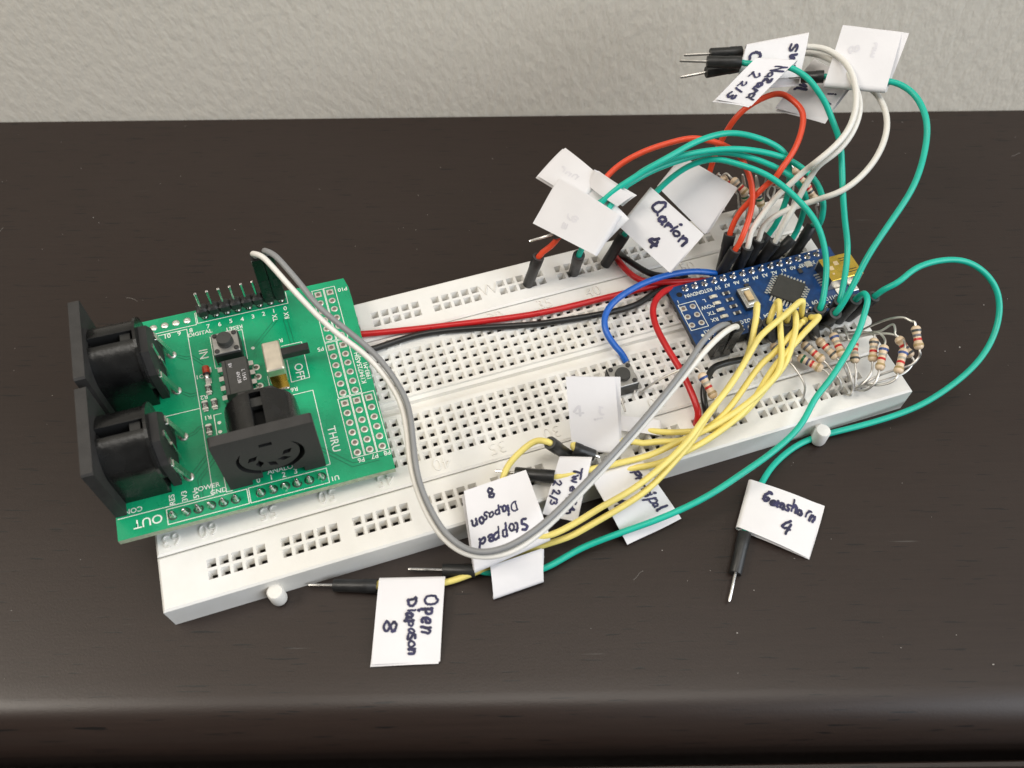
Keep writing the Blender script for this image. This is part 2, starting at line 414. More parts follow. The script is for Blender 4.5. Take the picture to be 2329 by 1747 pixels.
# ---- paths of wires, leads and tag corners on and above the board (mm)
WIRES = [('naz', 'green',
  [(68.84, 42.95, 47.0), (70.99, 42.14, 47.0), (72.15, 40.91, 47.44), (76.22, 38.63, 47.75), (80.16, 36.04, 47.83), (81.92, 33.65, 47.53), (83.46, 30.85, 46.6),
   (84.73, 27.06, 44.83), (85.7, 23.8, 42.09), (86.84, 19.43, 38.55), (86.45, 15.11, 34.56), (84.69, 8.98, 30.57), (84.64, 5.9, 26.9), (83.98, 1.39, 23.69), (82.21, -3.16, 20.92),
   (77.87, -9.76, 18.43), (78.06, -9.57, 16.14)],
  [((63.37, 45.03, 47.0), (70.71, 42.24, 47.0), 6.5), ((78.74, -8.89, 8.0), (77.9, -9.74, 18.13), 0)],
  {'c': [(72.36, 39.62, 49.5), (81.33, 36.52, 49.0), (68.4, 30.61, 44.5), (61.41, 34.91, 44.5)],
   'curl': 1.0,
   'gap': 0.9,
   'lines': [('Nazard', 0.68, 0.13, 0.66, 0.88, 2.4), ('2 2/3', 0.24, 0.3, 0.2, 0.93, 2.0)],
   'shift': (-0.3, 0.4)}),
 ('gtop', 'green',
  [(87.6, 35.97, 43.61), (89.56, 34.86, 44.06), (90.66, 33.76, 44.5), (94.79, 31.08, 44.9), (98.49, 28.86, 45.2), (101.41, 27.56, 45.32), (103.64, 26.07, 45.18),
   (105.39, 22.46, 44.69), (105.44, 17.53, 43.82), (104.38, 13.65, 42.46), (102.66, 9.99, 40.36), (96.42, 2.5, 37.29), (89.91, -1.94, 33.21), (83.07, -6.49, 28.55),
   (79.67, -9.54, 24.14), (77.09, -11.54, 20.61), (75.52, -12.38, 17.88), (75.67, -11.62, 15.71)],
  [((84.95, 37.47, 43.0), (89.31, 35.0, 44.0), 6.5), ((76.2, -8.89, 8.0), (75.54, -12.28, 17.6), 0)],
  {'c': [(88.32, 32.88, 44.5), (99.94, 25.77, 45.5), (107.79, 36.05, 51.0), (96.9, 43.58, 50.0)],
   'curl': 1.0,
   'gap': 0.9,
   'lines': [('um', 0.66, 0.75, 0.66, 0.45, 1.4), ('8', 0.4, 0.68, 0.4, 0.5, 2.2)],
   'shift': (1.6, 0.2)}),
 ('w1', 'white',
  [(72.52, 48.91, 44.5), (74.75, 48.37, 44.5), (75.63, 47.44, 45.44), (81.83, 45.43, 46.53), (87.73, 42.13, 47.57), (90.82, 39.42, 48.14), (93.14, 33.66, 47.87),
   (91.87, 26.37, 46.52), (89.39, 21.01, 44.11), (85.07, 17.17, 40.99), (78.65, 15.45, 37.75), (78.79, 17.06, 34.69), (75.77, 17.12, 31.59), (73.08, 17.17, 28.11),
   (69.16, 15.47, 24.45), (66.11, 13.63, 21.16), (64.88, 11.76, 18.4), (64.58, 11.68, 16.12)],
  [((67.07, 50.23, 44.5), (74.46, 48.44, 44.5), 6.5), ((63.5, 11.43, 8.0), (64.84, 11.75, 18.11), 0)],
  {'c': [(73.76, 46.12, 47.8), (88.29, 43.68, 49.4), (84.46, 37.38, 43.8), (70.1, 41.21, 42.8)],
   'curl': 1.0,
   'gap': 0.9,
   'lines': [('Swi', 0.74, 0.16, 0.74, 0.8, 2.4), ('C', 0.08, 0.2, 0.08, 0.45, 3.0)],
   'shift': (0.2, 0.3)}),
 ('w3', 'white',
  [(71.13, 45.88, 42.88), (73.41, 45.64, 43.02), (77.23, 45.49, 42.75), (82.46, 45.37, 43.29), (89.26, 43.89, 44.52), (92.64, 38.0, 45.52), (93.62, 30.54, 45.41),
   (92.4, 23.41, 43.96), (89.07, 18.78, 41.56), (84.69, 16.29, 38.78), (80.64, 16.27, 36.02), (79.9, 16.51, 33.18), (78.67, 16.0, 29.83), (76.93, 14.57, 25.86),
   (73.81, 12.59, 21.73), (72.31, 11.52, 17.81), (71.5, 11.5, 15.66)],
  [((64.69, 46.56, 42.5), (73.12, 45.67, 43.0), 6.5), ((68.58, 11.43, 8.0), (72.21, 11.52, 17.53), 0)],
  {'c': [(74.67, 44.49, 43.5), (85.36, 38.56, 43.5), (84.79, 37.45, 41.0), (72.2, 39.66, 41.0)], 'curl': 1.0, 'gap': 0.9, 'lines': (), 'shift': (0.2, 0.2)}),
 ('w2', 'white',
  [(90.16, 38.62, 40.5), (94.22, 36.99, 41.3), (97.0, 34.2, 41.8), (98.87, 30.93, 41.97), (100.55, 27.59, 41.52), (100.15, 22.24, 40.25), (97.59, 17.32, 38.14),
   (91.69, 12.37, 35.52), (85.71, 10.16, 32.87), (81.87, 10.83, 30.5), (80.82, 12.56, 28.2), (77.57, 14.16, 25.66), (72.6, 15.24, 22.93), (69.98, 14.96, 20.35),
   (68.64, 13.32, 18.0), (68.07, 12.91, 15.81)],
  [((66.04, 11.43, 8.0), (68.56, 13.27, 17.71), 0)],
  {'c': [(91.88, 43.75, 41.5), (96.17, 32.98, 42.0), (89.58, 29.68, 35.0), (81.2, 38.46, 34.0)],
   'curl': 1.0,
   'gap': 0.9,
   'lines': [('il', 0.72, 0.4, 0.72, 0.62, 2.4), ('ul', 0.12, 0.3, 0.12, 0.62, 2.4)],
   'shift': (0.4, 0.3)}),
 ('r1', 'red',
  [(63.14, 31.88, 14.0), (65.39, 35.91, 20.0), (66.09, 36.41, 25.46), (67.87, 37.28, 30.48), (69.79, 37.48, 34.64), (73.37, 37.89, 37.68), (77.84, 37.57, 39.59),
   (79.95, 36.17, 40.49), (81.41, 33.12, 40.55), (82.31, 29.9, 39.86), (80.92, 26.08, 38.39), (77.22, 21.96, 36.3), (73.63, 19.7, 33.99), (72.18, 19.2, 31.68),
   (71.9, 20.35, 29.14), (68.47, 19.71, 26.1), (66.0, 19.48, 22.86), (63.8, 18.46, 20.05), (62.81, 17.25, 17.8), (62.41, 16.53, 15.65)],
  [((60.96, 13.97, 8.0), (62.76, 17.15, 17.52), 0)],
  {'c': [(49.5, 31.9, 23.0), (56.18, 34.31, 29.0), (65.31, 23.66, 26.0), (57.29, 19.34, 17.0)], 'curl': 1.0, 'gap': 0.9, 'lines': (), 'shift': (0.5, 0.4)}),
 ('r2', 'red',
  [(15.31, 24.48, 15.94), (15.89, 24.45, 18.17), (18.75, 24.25, 20.61), (20.91, 24.75, 23.25), (27.09, 28.79, 26.08), (33.33, 31.96, 28.87), (38.14, 34.07, 31.29),
   (43.45, 34.65, 33.18), (50.44, 34.83, 34.49), (56.52, 34.31, 35.16), (60.03, 32.55, 35.14), (63.69, 30.06, 34.47), (66.4, 26.11, 33.3), (66.96, 24.58, 31.68),
   (67.74, 21.91, 29.53), (67.51, 18.74, 26.75), (66.29, 16.22, 23.6), (63.46, 13.05, 20.57), (61.97, 12.2, 17.85), (61.19, 12.03, 15.69)],
  [((13.26, 24.6, 8.0), (15.81, 24.45, 17.88), 0), ((58.42, 11.43, 8.0), (61.87, 12.17, 17.57), 0)],
  {'c': [(22.35, 26.78, 26.0), (31.84, 30.36, 31.0), (36.12, 20.95, 28.0), (26.73, 17.38, 23.0)],
   'curl': 1.0,
   'gap': 0.9,
   'lines': [('A', 0.66, 0.25, 0.66, 0.42, 2.0)],
   'shift': (0.3, 0.3)}),
 ('g1', 'green',
  [(23.64, 24.68, 24.68), (25.91, 24.52, 25.05), (30.24, 25.69, 29.09), (34.13, 25.92, 32.62), (39.81, 26.32, 35.33), (44.86, 26.77, 37.27), (50.24, 27.78, 38.61),
   (55.82, 28.96, 39.33), (62.99, 29.33, 39.3), (68.98, 26.69, 38.44), (72.83, 24.96, 36.77), (76.0, 22.79, 34.35), (77.1, 22.0, 31.43), (77.49, 20.17, 28.2), (77.77, 19.38, 24.5),
   (76.22, 17.59, 19.99), (73.74, 16.27, 14.75), (72.06, 15.77, 13.27)],
  [((19.4, 24.99, 24.0), (25.61, 24.54, 25.0), 6), ((66.04, 13.97, 8.0), (73.52, 16.21, 14.56), 0)],
  {'c': [(29.99, 30.67, 31.0), (32.16, 32.35, 33.5), (37.51, 22.95, 33.0), (34.66, 23.32, 30.0)], 'curl': 2.2, 'gap': 2, 'lines': (), 'shift': (0.5, 0.6)}),
 ('g3', 'green',
  [(25.27, 22.51, 15.93), (25.24, 21.92, 18.15), (26.41, 22.27, 21.55), (28.54, 22.17, 25.3), (32.81, 24.29, 29.21), (38.94, 27.62, 32.62), (42.16, 27.76, 35.02),
   (47.37, 28.31, 36.42), (53.9, 27.61, 37.07), (60.45, 26.64, 37.11), (66.85, 24.97, 36.55), (73.21, 22.73, 35.21), (78.31, 20.8, 32.85), (82.52, 16.4, 29.45),
   (83.38, 12.36, 25.25), (82.7, 10.63, 20.51), (85.07, 15.34, 15.41), (83.68, 14.49, 13.79)],
  [((25.37, 24.6, 8.0), (25.25, 22.0, 17.86), 0), ((78.74, 11.43, 8.0), (84.89, 15.23, 15.2), 0)],
  {'c': [(25.38, 14.97, 26.0), (32.48, 19.27, 32.5), (23.66, 33.79, 32.5), (15.46, 27.85, 26.0)],
   'curl': 1.0,
   'gap': 0.9,
   'lines': [('ne', 0.5, 0.62, 0.5, 0.4, 2.0), ('m', 0.3, 0.6, 0.3, 0.5, 2.0)],
   'shift': (0.5, 0.3)}),
 ('g2', 'green',
  [(27.6, 25.79, 28.0), (31.72, 26.15, 30.0), (35.12, 26.37, 31.43), (38.67, 27.01, 32.84), (46.03, 28.43, 34.12), (54.76, 28.68, 35.02), (61.28, 27.54, 35.22),
   (66.51, 25.45, 34.5), (73.35, 20.36, 32.9), (76.74, 18.51, 30.75), (78.91, 16.82, 28.4), (80.16, 15.49, 25.93), (80.38, 15.26, 23.05), (80.36, 14.87, 19.3),
   (78.93, 13.42, 14.73), (77.22, 12.99, 13.26)],
  [((71.12, 11.43, 8.0), (78.71, 13.36, 14.54), 0)],
  {'c': [(26.42, 28.88, 29.0), (32.87, 31.71, 32.5), (28.21, 42.42, 33.0), (20.3, 39.22, 29.0)],
   'curl': 1.0,
   'gap': 0.9,
   'lines': [('nnr', 0.45, 0.3, 0.45, 0.7, 1.6)],
   'shift': (-0.4, 0.5)}),
 ('clar', 'green',
  [(37.41, 25.12, 15.33), (38.44, 25.27, 17.38), (42.11, 26.31, 22.75), (46.83, 27.9, 27.21), (50.84, 28.43, 30.48), (55.09, 28.47, 32.72), (59.47, 26.93, 34.06),
   (63.63, 23.85, 34.41), (69.26, 19.0, 33.7), (73.31, 13.44, 31.98), (76.14, 6.15, 29.47), (76.86, 1.13, 26.47), (76.21, -3.37, 23.37), (74.15, -7.72, 20.63),
   (72.52, -10.26, 18.35), (72.77, -9.96, 16.08)],
  [((33.77, 24.6, 8.0), (38.3, 25.25, 17.11), 0), ((73.66, -8.89, 8.0), (72.56, -10.22, 18.05), 0)],
  {'c': [(35.77, 22.62, 23.0), (44.39, 26.02, 30.0), (52.3, 13.41, 25.0), (43.77, 10.16, 18.0)],
   'curl': 1.0,
   'gap': 0.9,
   'lines': [('Clarion', 0.68, 0.12, 0.56, 0.9, 2.7), ('4', 0.16, 0.43, 0.16, 0.62, 3.4)],
   'shift': (0.2, 0.3)}),
 ('gblank', 'green',
  [(-21.71, -39.75, 1.7), (-19.54, -40.5, 1.7), (-14.25, -42.66, 1.48), (-6.88, -44.49, 1.51), (-2.24, -43.92, 1.93), (3.53, -42.75, 2.79), (10.73, -42.58, 4.08),
   (21.44, -42.72, 5.69), (33.14, -41.67, 7.47), (41.34, -39.64, 9.18), (48.81, -37.57, 10.65), (56.73, -34.19, 11.87), (62.13, -29.6, 12.97), (66.02, -27.55, 14.21),
   (70.86, -24.23, 15.86), (76.0, -20.19, 17.87), (79.38, -16.48, 19.81), (81.01, -14.49, 21.18), (81.73, -13.03, 21.74), (81.97, -11.54, 21.41), (81.56, -10.96, 20.2),
   (81.62, -10.53, 18.37), (81.55, -10.17, 16.1)],
  [((-26.41, -38.11, 1.7), (-19.82, -40.41, 1.7), 7.5), ((81.28, -8.89, 8.0), (81.61, -10.48, 18.07), 0)],
  {'c': [(-17.8, -46.78, 2.0), (-6.71, -46.53, 2.4), (-5.33, -41.2, 5.0), (-16.78, -41.41, 4.6)], 'curl': 1.0, 'gap': 0.9, 'lines': (), 'shift': (0.5, -0.2)}),
 ('gem', 'green',
  [(36.85, -51.69, 1.7), (38.24, -49.85, 1.7), (42.71, -44.45, 1.62), (48.02, -39.53, 1.43), (53.24, -36.18, 1.18), (59.17, -33.87, 1.05), (66.58, -33.27, 1.2),
   (77.83, -34.31, 1.87), (88.11, -34.54, 3.25), (96.52, -33.31, 5.41), (104.18, -30.88, 8.15), (109.84, -27.41, 11.3), (113.61, -22.83, 14.71), (114.0, -18.61, 18.16),
   (111.92, -14.71, 21.15), (107.89, -11.74, 23.23), (102.49, -9.94, 24.15), (95.26, -10.04, 23.95), (90.54, -11.73, 22.75), (87.31, -11.44, 20.65), (86.5, -10.83, 17.97),
   (85.91, -10.4, 15.78)],
  [((32.17, -57.84, 1.7), (38.06, -50.09, 1.7), 6.5), ((83.82, -8.89, 8.0), (86.42, -10.77, 17.68), 0)],
  {'c': [(37.48, -49.0, 2.6), (45.07, -39.57, 2.8), (57.66, -49.38, 1.3), (48.88, -59.29, 0.7)],
   'curl': 1.0,
   'gap': 0.9,
   'lines': [('Gemshorn', 0.66, 0.17, 0.64, 0.95, 2.5), ('4', 0.22, 0.5, 0.22, 0.7, 3.2)],
   'shift': (0.2, 0.4)}),
 ('opn', 'yellow',
  [(-42.28, -36.7, 1.7), (-40.1, -37.44, 1.7), (-39.87, -36.77, 1.86), (-33.38, -38.96, 1.86), (-26.83, -40.92, 1.76), (-20.73, -40.9, 1.85), (-15.36, -40.59, 2.29),
   (-9.83, -39.9, 3.1), (-4.24, -40.16, 4.18), (0.51, -40.69, 5.55), (5.96, -40.16, 7.23), (18.0, -38.0, 9.06), (24.49, -35.03, 10.73), (29.6, -32.14, 12.0), (33.45, -29.8, 12.91),
   (36.74, -27.18, 13.72), (44.76, -21.79, 14.65), (49.38, -18.21, 15.79), (51.52, -16.18, 17.26), (54.17, -12.43, 19.06), (55.92, -9.79, 20.79), (56.68, -8.11, 21.81),
   (57.15, -6.95, 21.71), (57.01, -7.11, 20.43), (56.68, -9.34, 18.35), (57.06, -9.24, 16.08)],
  [((-49.09, -34.37, 1.7), (-40.39, -37.35, 1.7), 5.5), ((58.42, -8.89, 8.0), (56.73, -9.32, 18.05), 0)],
  {'c': [(-39.73, -36.95, 3.2), (-26.53, -40.83, 3.2), (-31.91, -56.16, 0.9), (-45.15, -52.58, 0.9)],
   'curl': 1.0,
   'gap': 0.9,
   'lines': [('Open', 0.7, 0.2, 0.73, 0.68, 2.4), ('Diapason', 0.45, 0.24, 0.53, 0.92, 2.3), ('8', 0.16, 0.48, 0.16, 0.66, 2.8)],
   'shift': (-0.3, 0.4)}),
 ('stp', 'yellow',
  [(3.11, -23.85, 15.0), (1.92, -23.67, 16.96), (0.52, -22.06, 16.13), (-2.24, -21.87, 14.88), (-6.34, -23.56, 13.08), (-9.23, -25.9, 11.02), (-10.88, -32.23, 9.19),
   (-7.61, -38.41, 8.03), (-3.28, -40.13, 7.78), (2.65, -39.24, 8.38), (8.29, -38.2, 9.6), (15.81, -36.92, 11.09), (26.04, -33.31, 12.54), (31.49, -30.49, 13.77),
   (35.94, -27.6, 14.84), (41.47, -24.14, 15.91), (46.56, -20.9, 17.04), (52.46, -15.79, 18.34), (54.67, -14.31, 19.97), (61.14, -11.9, 21.71), (65.07, -10.52, 22.97),
   (66.31, -10.15, 23.34), (66.54, -10.6, 22.66), (66.56, -10.86, 20.88), (67.38, -10.68, 18.28), (67.65, -10.29, 16.03)],
  [((7.33, -24.5, 8.0), (2.08, -23.69, 16.71), 0), ((68.58, -8.89, 8.0), (67.42, -10.63, 17.98), 0)],
  {'c': [(-20.25, -41.78, 7.0), (-3.3, -40.15, 8.0), (-3.99, -26.19, 12.5), (-17.92, -26.97, 12.5)],
   'curl': 1.0,
   'gap': 0.9,
   'lines': [('Stopped', 0.78, 0.36, 0.1, 0.33, 2.1), ('Diapason', 0.72, 0.64, 0.04, 0.6, 2.1), ('8', 0.44, 0.92, 0.28, 0.92, 2.6)],
   'shift': (-0.6, -0.6)}),
 ('twl', 'yellow',
  [(-0.26, -28.08, 10.88), (1.81, -29.08, 11.02), (5.65, -29.48, 11.37), (9.9, -29.7, 11.46), (16.26, -30.26, 11.29), (22.58, -30.61, 11.18), (29.54, -29.49, 11.39),
   (33.15, -29.18, 12.0), (40.22, -28.23, 12.9), (46.46, -26.64, 13.94), (53.29, -23.95, 15.09), (57.45, -21.29, 16.48), (59.94, -15.17, 18.25), (61.28, -11.0, 20.11),
   (62.0, -8.46, 21.44), (62.13, -7.62, 21.59), (61.99, -7.49, 20.24), (59.71, -9.9, 17.74), (60.54, -9.68, 15.61)],
  [((-6.16, -25.22, 10.5), (1.54, -28.95, 11.0), 4.5), ((63.5, -8.89, 8.0), (59.82, -9.87, 17.46), 0)],
  {'c': [(3.24, -26.4, 13.0), (9.79, -28.71, 13.0), (3.54, -38.1, 6.5), (-2.85, -34.32, 6.5)],
   'curl': 1.0,
   'gap': 0.9,
   'lines': [('Twelfth', 0.54, 0.1, 0.6, 0.95, 2.0), ('2 2/3', 0.06, 0.36, 0.12, 0.82, 1.7)],
   'shift': (0.2, 0.3)}),
 ('prn', 'yellow',
  [(15.25, -30.99, 9.5), (18.58, -31.72, 10.0), (21.87, -32.19, 10.22), (25.63, -32.42, 10.46), (29.48, -32.01, 10.78), (35.38, -31.19, 11.37), (41.78, -29.23, 12.33),
   (48.62, -26.3, 13.67), (56.3, -20.18, 15.28), (62.3, -17.28, 17.04), (66.98, -14.79, 18.72), (69.37, -13.74, 19.9), (69.7, -13.35, 20.13), (69.13, -12.87, 19.27),
   (69.49, -11.51, 17.64), (70.41, -11.49, 15.53)],
  [((73.66, -11.43, 8.0), (69.61, -11.51, 17.36), 0)],
  {'c': [(9.01, -31.78, 10.6), (21.18, -31.56, 10.4), (26.19, -42.47, 1.2), (13.07, -44.48, 1.0)],
   'curl': 1.0,
   'gap': 0.9,
   'lines': [('Principal', 0.7, 0.05, 0.7, 0.76, 2.3), ('4', 0.14, 0.37, 0.14, 0.52, 3.0)],
   'shift': (0.5, 0.2)}),
 ('yblank', 'yellow',
  [(9.18, -25.14, 11.38), (7.28, -24.05, 12.09), (9.1, -22.33, 12.06), (13.63, -24.05, 11.8), (18.31, -25.48, 11.31), (21.62, -26.67, 10.81), (23.15, -26.98, 10.53),
   (26.63, -27.61, 10.59), (31.05, -29.2, 11.04), (36.31, -28.9, 11.92), (42.98, -26.29, 13.14), (53.84, -18.41, 14.51), (57.54, -17.14, 15.88), (62.06, -15.12, 17.25),
   (65.94, -13.0, 18.39), (66.27, -12.95, 18.88), (66.21, -12.89, 18.53), (68.09, -11.77, 17.63), (68.75, -11.14, 15.52)],
  [((11.55, -26.49, 10.5), (7.52, -24.19, 12.0), 0), ((71.12, -8.89, 8.0), (68.17, -11.69, 17.35), 0)],
  {'c': [(7.41, -23.52, 11.5), (17.02, -27.76, 11.5), (18.78, -16.66, 24.0), (8.95, -13.29, 24.0)],
   'curl': 1.0,
   'gap': 0.9,
   'lines': [('4', 0.3, 0.62, 0.3, 0.42, 2.4), ('ni', 0.7, 0.62, 0.7, 0.42, 1.5)],
   'shift': (1.2, 0)}),
 ('ystrip', 'yellow',
  [(22.51, -22.35, 9.6), (24.68, -23.49, 9.8), (27.09, -24.96, 9.91), (31.01, -26.41, 10.05), (34.25, -27.61, 10.32), (37.63, -28.36, 10.81), (40.26, -28.73, 11.6),
   (46.15, -27.91, 12.72), (52.73, -24.02, 14.14), (59.46, -20.25, 15.85), (62.87, -15.76, 17.76), (64.5, -13.11, 19.54), (65.03, -10.8, 20.46), (64.79, -9.35, 19.89),
   (63.73, -10.91, 18.04), (64.24, -10.47, 15.84)],
  [((66.04, -8.89, 8.0), (63.8, -10.85, 17.75), 0)],
  {'c': [(26.84, -25.65, 9.6), (27.75, -22.63, 10.8), (20.08, -18.86, 10.6), (19.43, -21.87, 9.2)], 'curl': 1.6, 'gap': 2.5, 'lines': (), 'shift': (0.4, 0.8)})]
TWIN = [('white',
  [(-47.57, 33.07, 29.26), (-47.48, 33.01, 31.55), (-47.94, 32.76, 32.6), (-46.03, 30.73, 33.4), (-44.21, 27.08, 33.0), (-42.17, 22.71, 32.0), (-39.45, 17.4, 30.5),
   (-35.31, 10.28, 28.0), (-30.21, 3.96, 25.8), (-27.29, -1.64, 23.6), (-25.67, -7.94, 22.3), (-26.06, -14.34, 21.5), (-27.23, -21.29, 20.5), (-27.34, -26.8, 19.0),
   (-26.58, -32.5, 17.3), (-24.91, -37.24, 16.0), (-21.92, -41.03, 15.2), (-18.32, -43.05, 15.1), (-12.89, -44.07, 15.8), (-5.66, -42.02, 16.8), (2.58, -37.97, 18.0),
   (12.44, -32.73, 19.5), (22.82, -26.82, 21.3), (34.07, -19.92, 23.4), (40.86, -16.0, 25.2), (45.38, -14.1, 26.0), (50.07, -11.4, 22.06), (50.18, -11.0, 19.8)],
  [((-48.06, 33.4, 17.27), (-47.49, 33.02, 31.26)), ((50.8, -8.89, 8.0), (50.08, -11.35, 21.76))]),
 ('grey',
  [(-45.03, 33.07, 29.15), (-44.94, 33.01, 31.45), (-45.35, 32.72, 32.8), (-43.36, 30.1, 33.6), (-41.39, 25.9, 33.0), (-39.39, 21.42, 32.0), (-36.86, 15.26, 30.5),
   (-32.84, 9.82, 28.4), (-28.16, 3.15, 26.0), (-25.73, -2.68, 24.4), (-24.41, -8.91, 23.2), (-25.09, -15.18, 22.4), (-26.27, -22.08, 21.4), (-26.49, -27.25, 20.0),
   (-25.65, -32.58, 18.4), (-24.15, -37.27, 17.4), (-21.43, -40.94, 16.8), (-18.19, -42.78, 16.8), (-13.1, -43.27, 17.2), (-5.8, -41.46, 18.2), (2.3, -37.65, 19.5),
   (12.07, -32.53, 21.0), (22.4, -26.6, 22.7), (33.53, -19.46, 24.6), (40.4, -14.28, 26.0), (44.38, -12.63, 26.2), (48.37, -10.67, 22.19), (48.35, -10.38, 19.91)],
  [((-45.53, 33.4, 17.17), (-44.95, 33.02, 31.15)), ((48.26, -8.89, 8.0), (48.37, -10.63, 21.89))])]
HOOKS = [('redlong', 'red',
  [(-38.15, 24.11, 9.1), (-29.6, 21.72, 9.0), (-13.14, 18.66, 8.9), (10.0, 14.93, 8.9), (19.36, 14.35, 8.9), (32.76, 14.14, 8.9), (41.96, 13.57, 9.3), (47.17, 13.34, 9.3),
   (47.59, 11.8, 9.3), (50.75, 12.16, 8.6)]),
 ('blacklong', 'black',
  [(-36.96, 15.68, 9.3), (-31.11, 16.4, 9.3), (-26.67, 16.73, 9.0), (-17.36, 17.56, 8.9), (-7.88, 16.22, 8.9), (9.11, 12.22, 8.9), (14.23, 11.35, 8.9), (27.74, 9.75, 8.9),
   (36.25, 9.79, 8.9), (40.58, 11.24, 9.2), (44.22, 11.96, 9.6), (48.36, 12.8, 9.2), (52.06, 13.21, 8.4)]),
 ('redshort', 'red',
  [(37.73, 26.71, 7.5), (36.91, 23.98, 9.5), (37.84, 18.27, 10.3), (40.16, 14.89, 10.4), (44.96, 13.11, 10.4), (50.12, 12.01, 10.0), (54.95, 11.59, 9.2), (57.22, 11.88, 8.0)]),
 ('blackshort', 'black', [(38.92, 27.79, 7.5), (38.56, 24.56, 9.6), (40.45, 20.09, 10.2), (42.8, 16.75, 10.2), (46.24, 15.11, 10.0), (49.49, 14.52, 9.2), (51.81, 14.97, 7.8)]),
 ('redtall', 'red',
  [(51.9, 12.67, 8.0), (47.88, 11.13, 10.0), (42.82, 9.52, 12.0), (38.37, 5.72, 13.0), (36.54, 0.14, 13.2), (36.76, -7.67, 13.0), (37.37, -13.21, 12.7), (37.47, -19.47, 12.0),
   (37.39, -23.73, 10.5), (36.74, -24.95, 8.6), (36.9, -24.62, 6.5)]),
 ('blue', 'blue',
  [(60.67, 11.94, 8.0), (58.12, 11.69, 10.5), (51.61, 12.41, 13.0), (42.32, 12.5, 14.0), (32.75, 10.88, 13.2), (27.5, 8.12, 12.2), (25.56, 3.93, 11.2), (26.55, -0.41, 9.8),
   (27.43, -2.53, 9.3), (27.96, -4.52, 8.2)]),
 ('blacknear', 'black',
  [(55.83, -11.98, 7.5), (54.0, -13.02, 9.4), (51.59, -13.29, 10.3), (48.19, -13.66, 11.2), (44.94, -14.27, 11.6), (43.06, -16.04, 11.4), (41.21, -17.97, 10.8),
   (40.33, -20.27, 10.0), (39.95, -22.92, 8.8), (40.48, -22.86, 7.0)])]
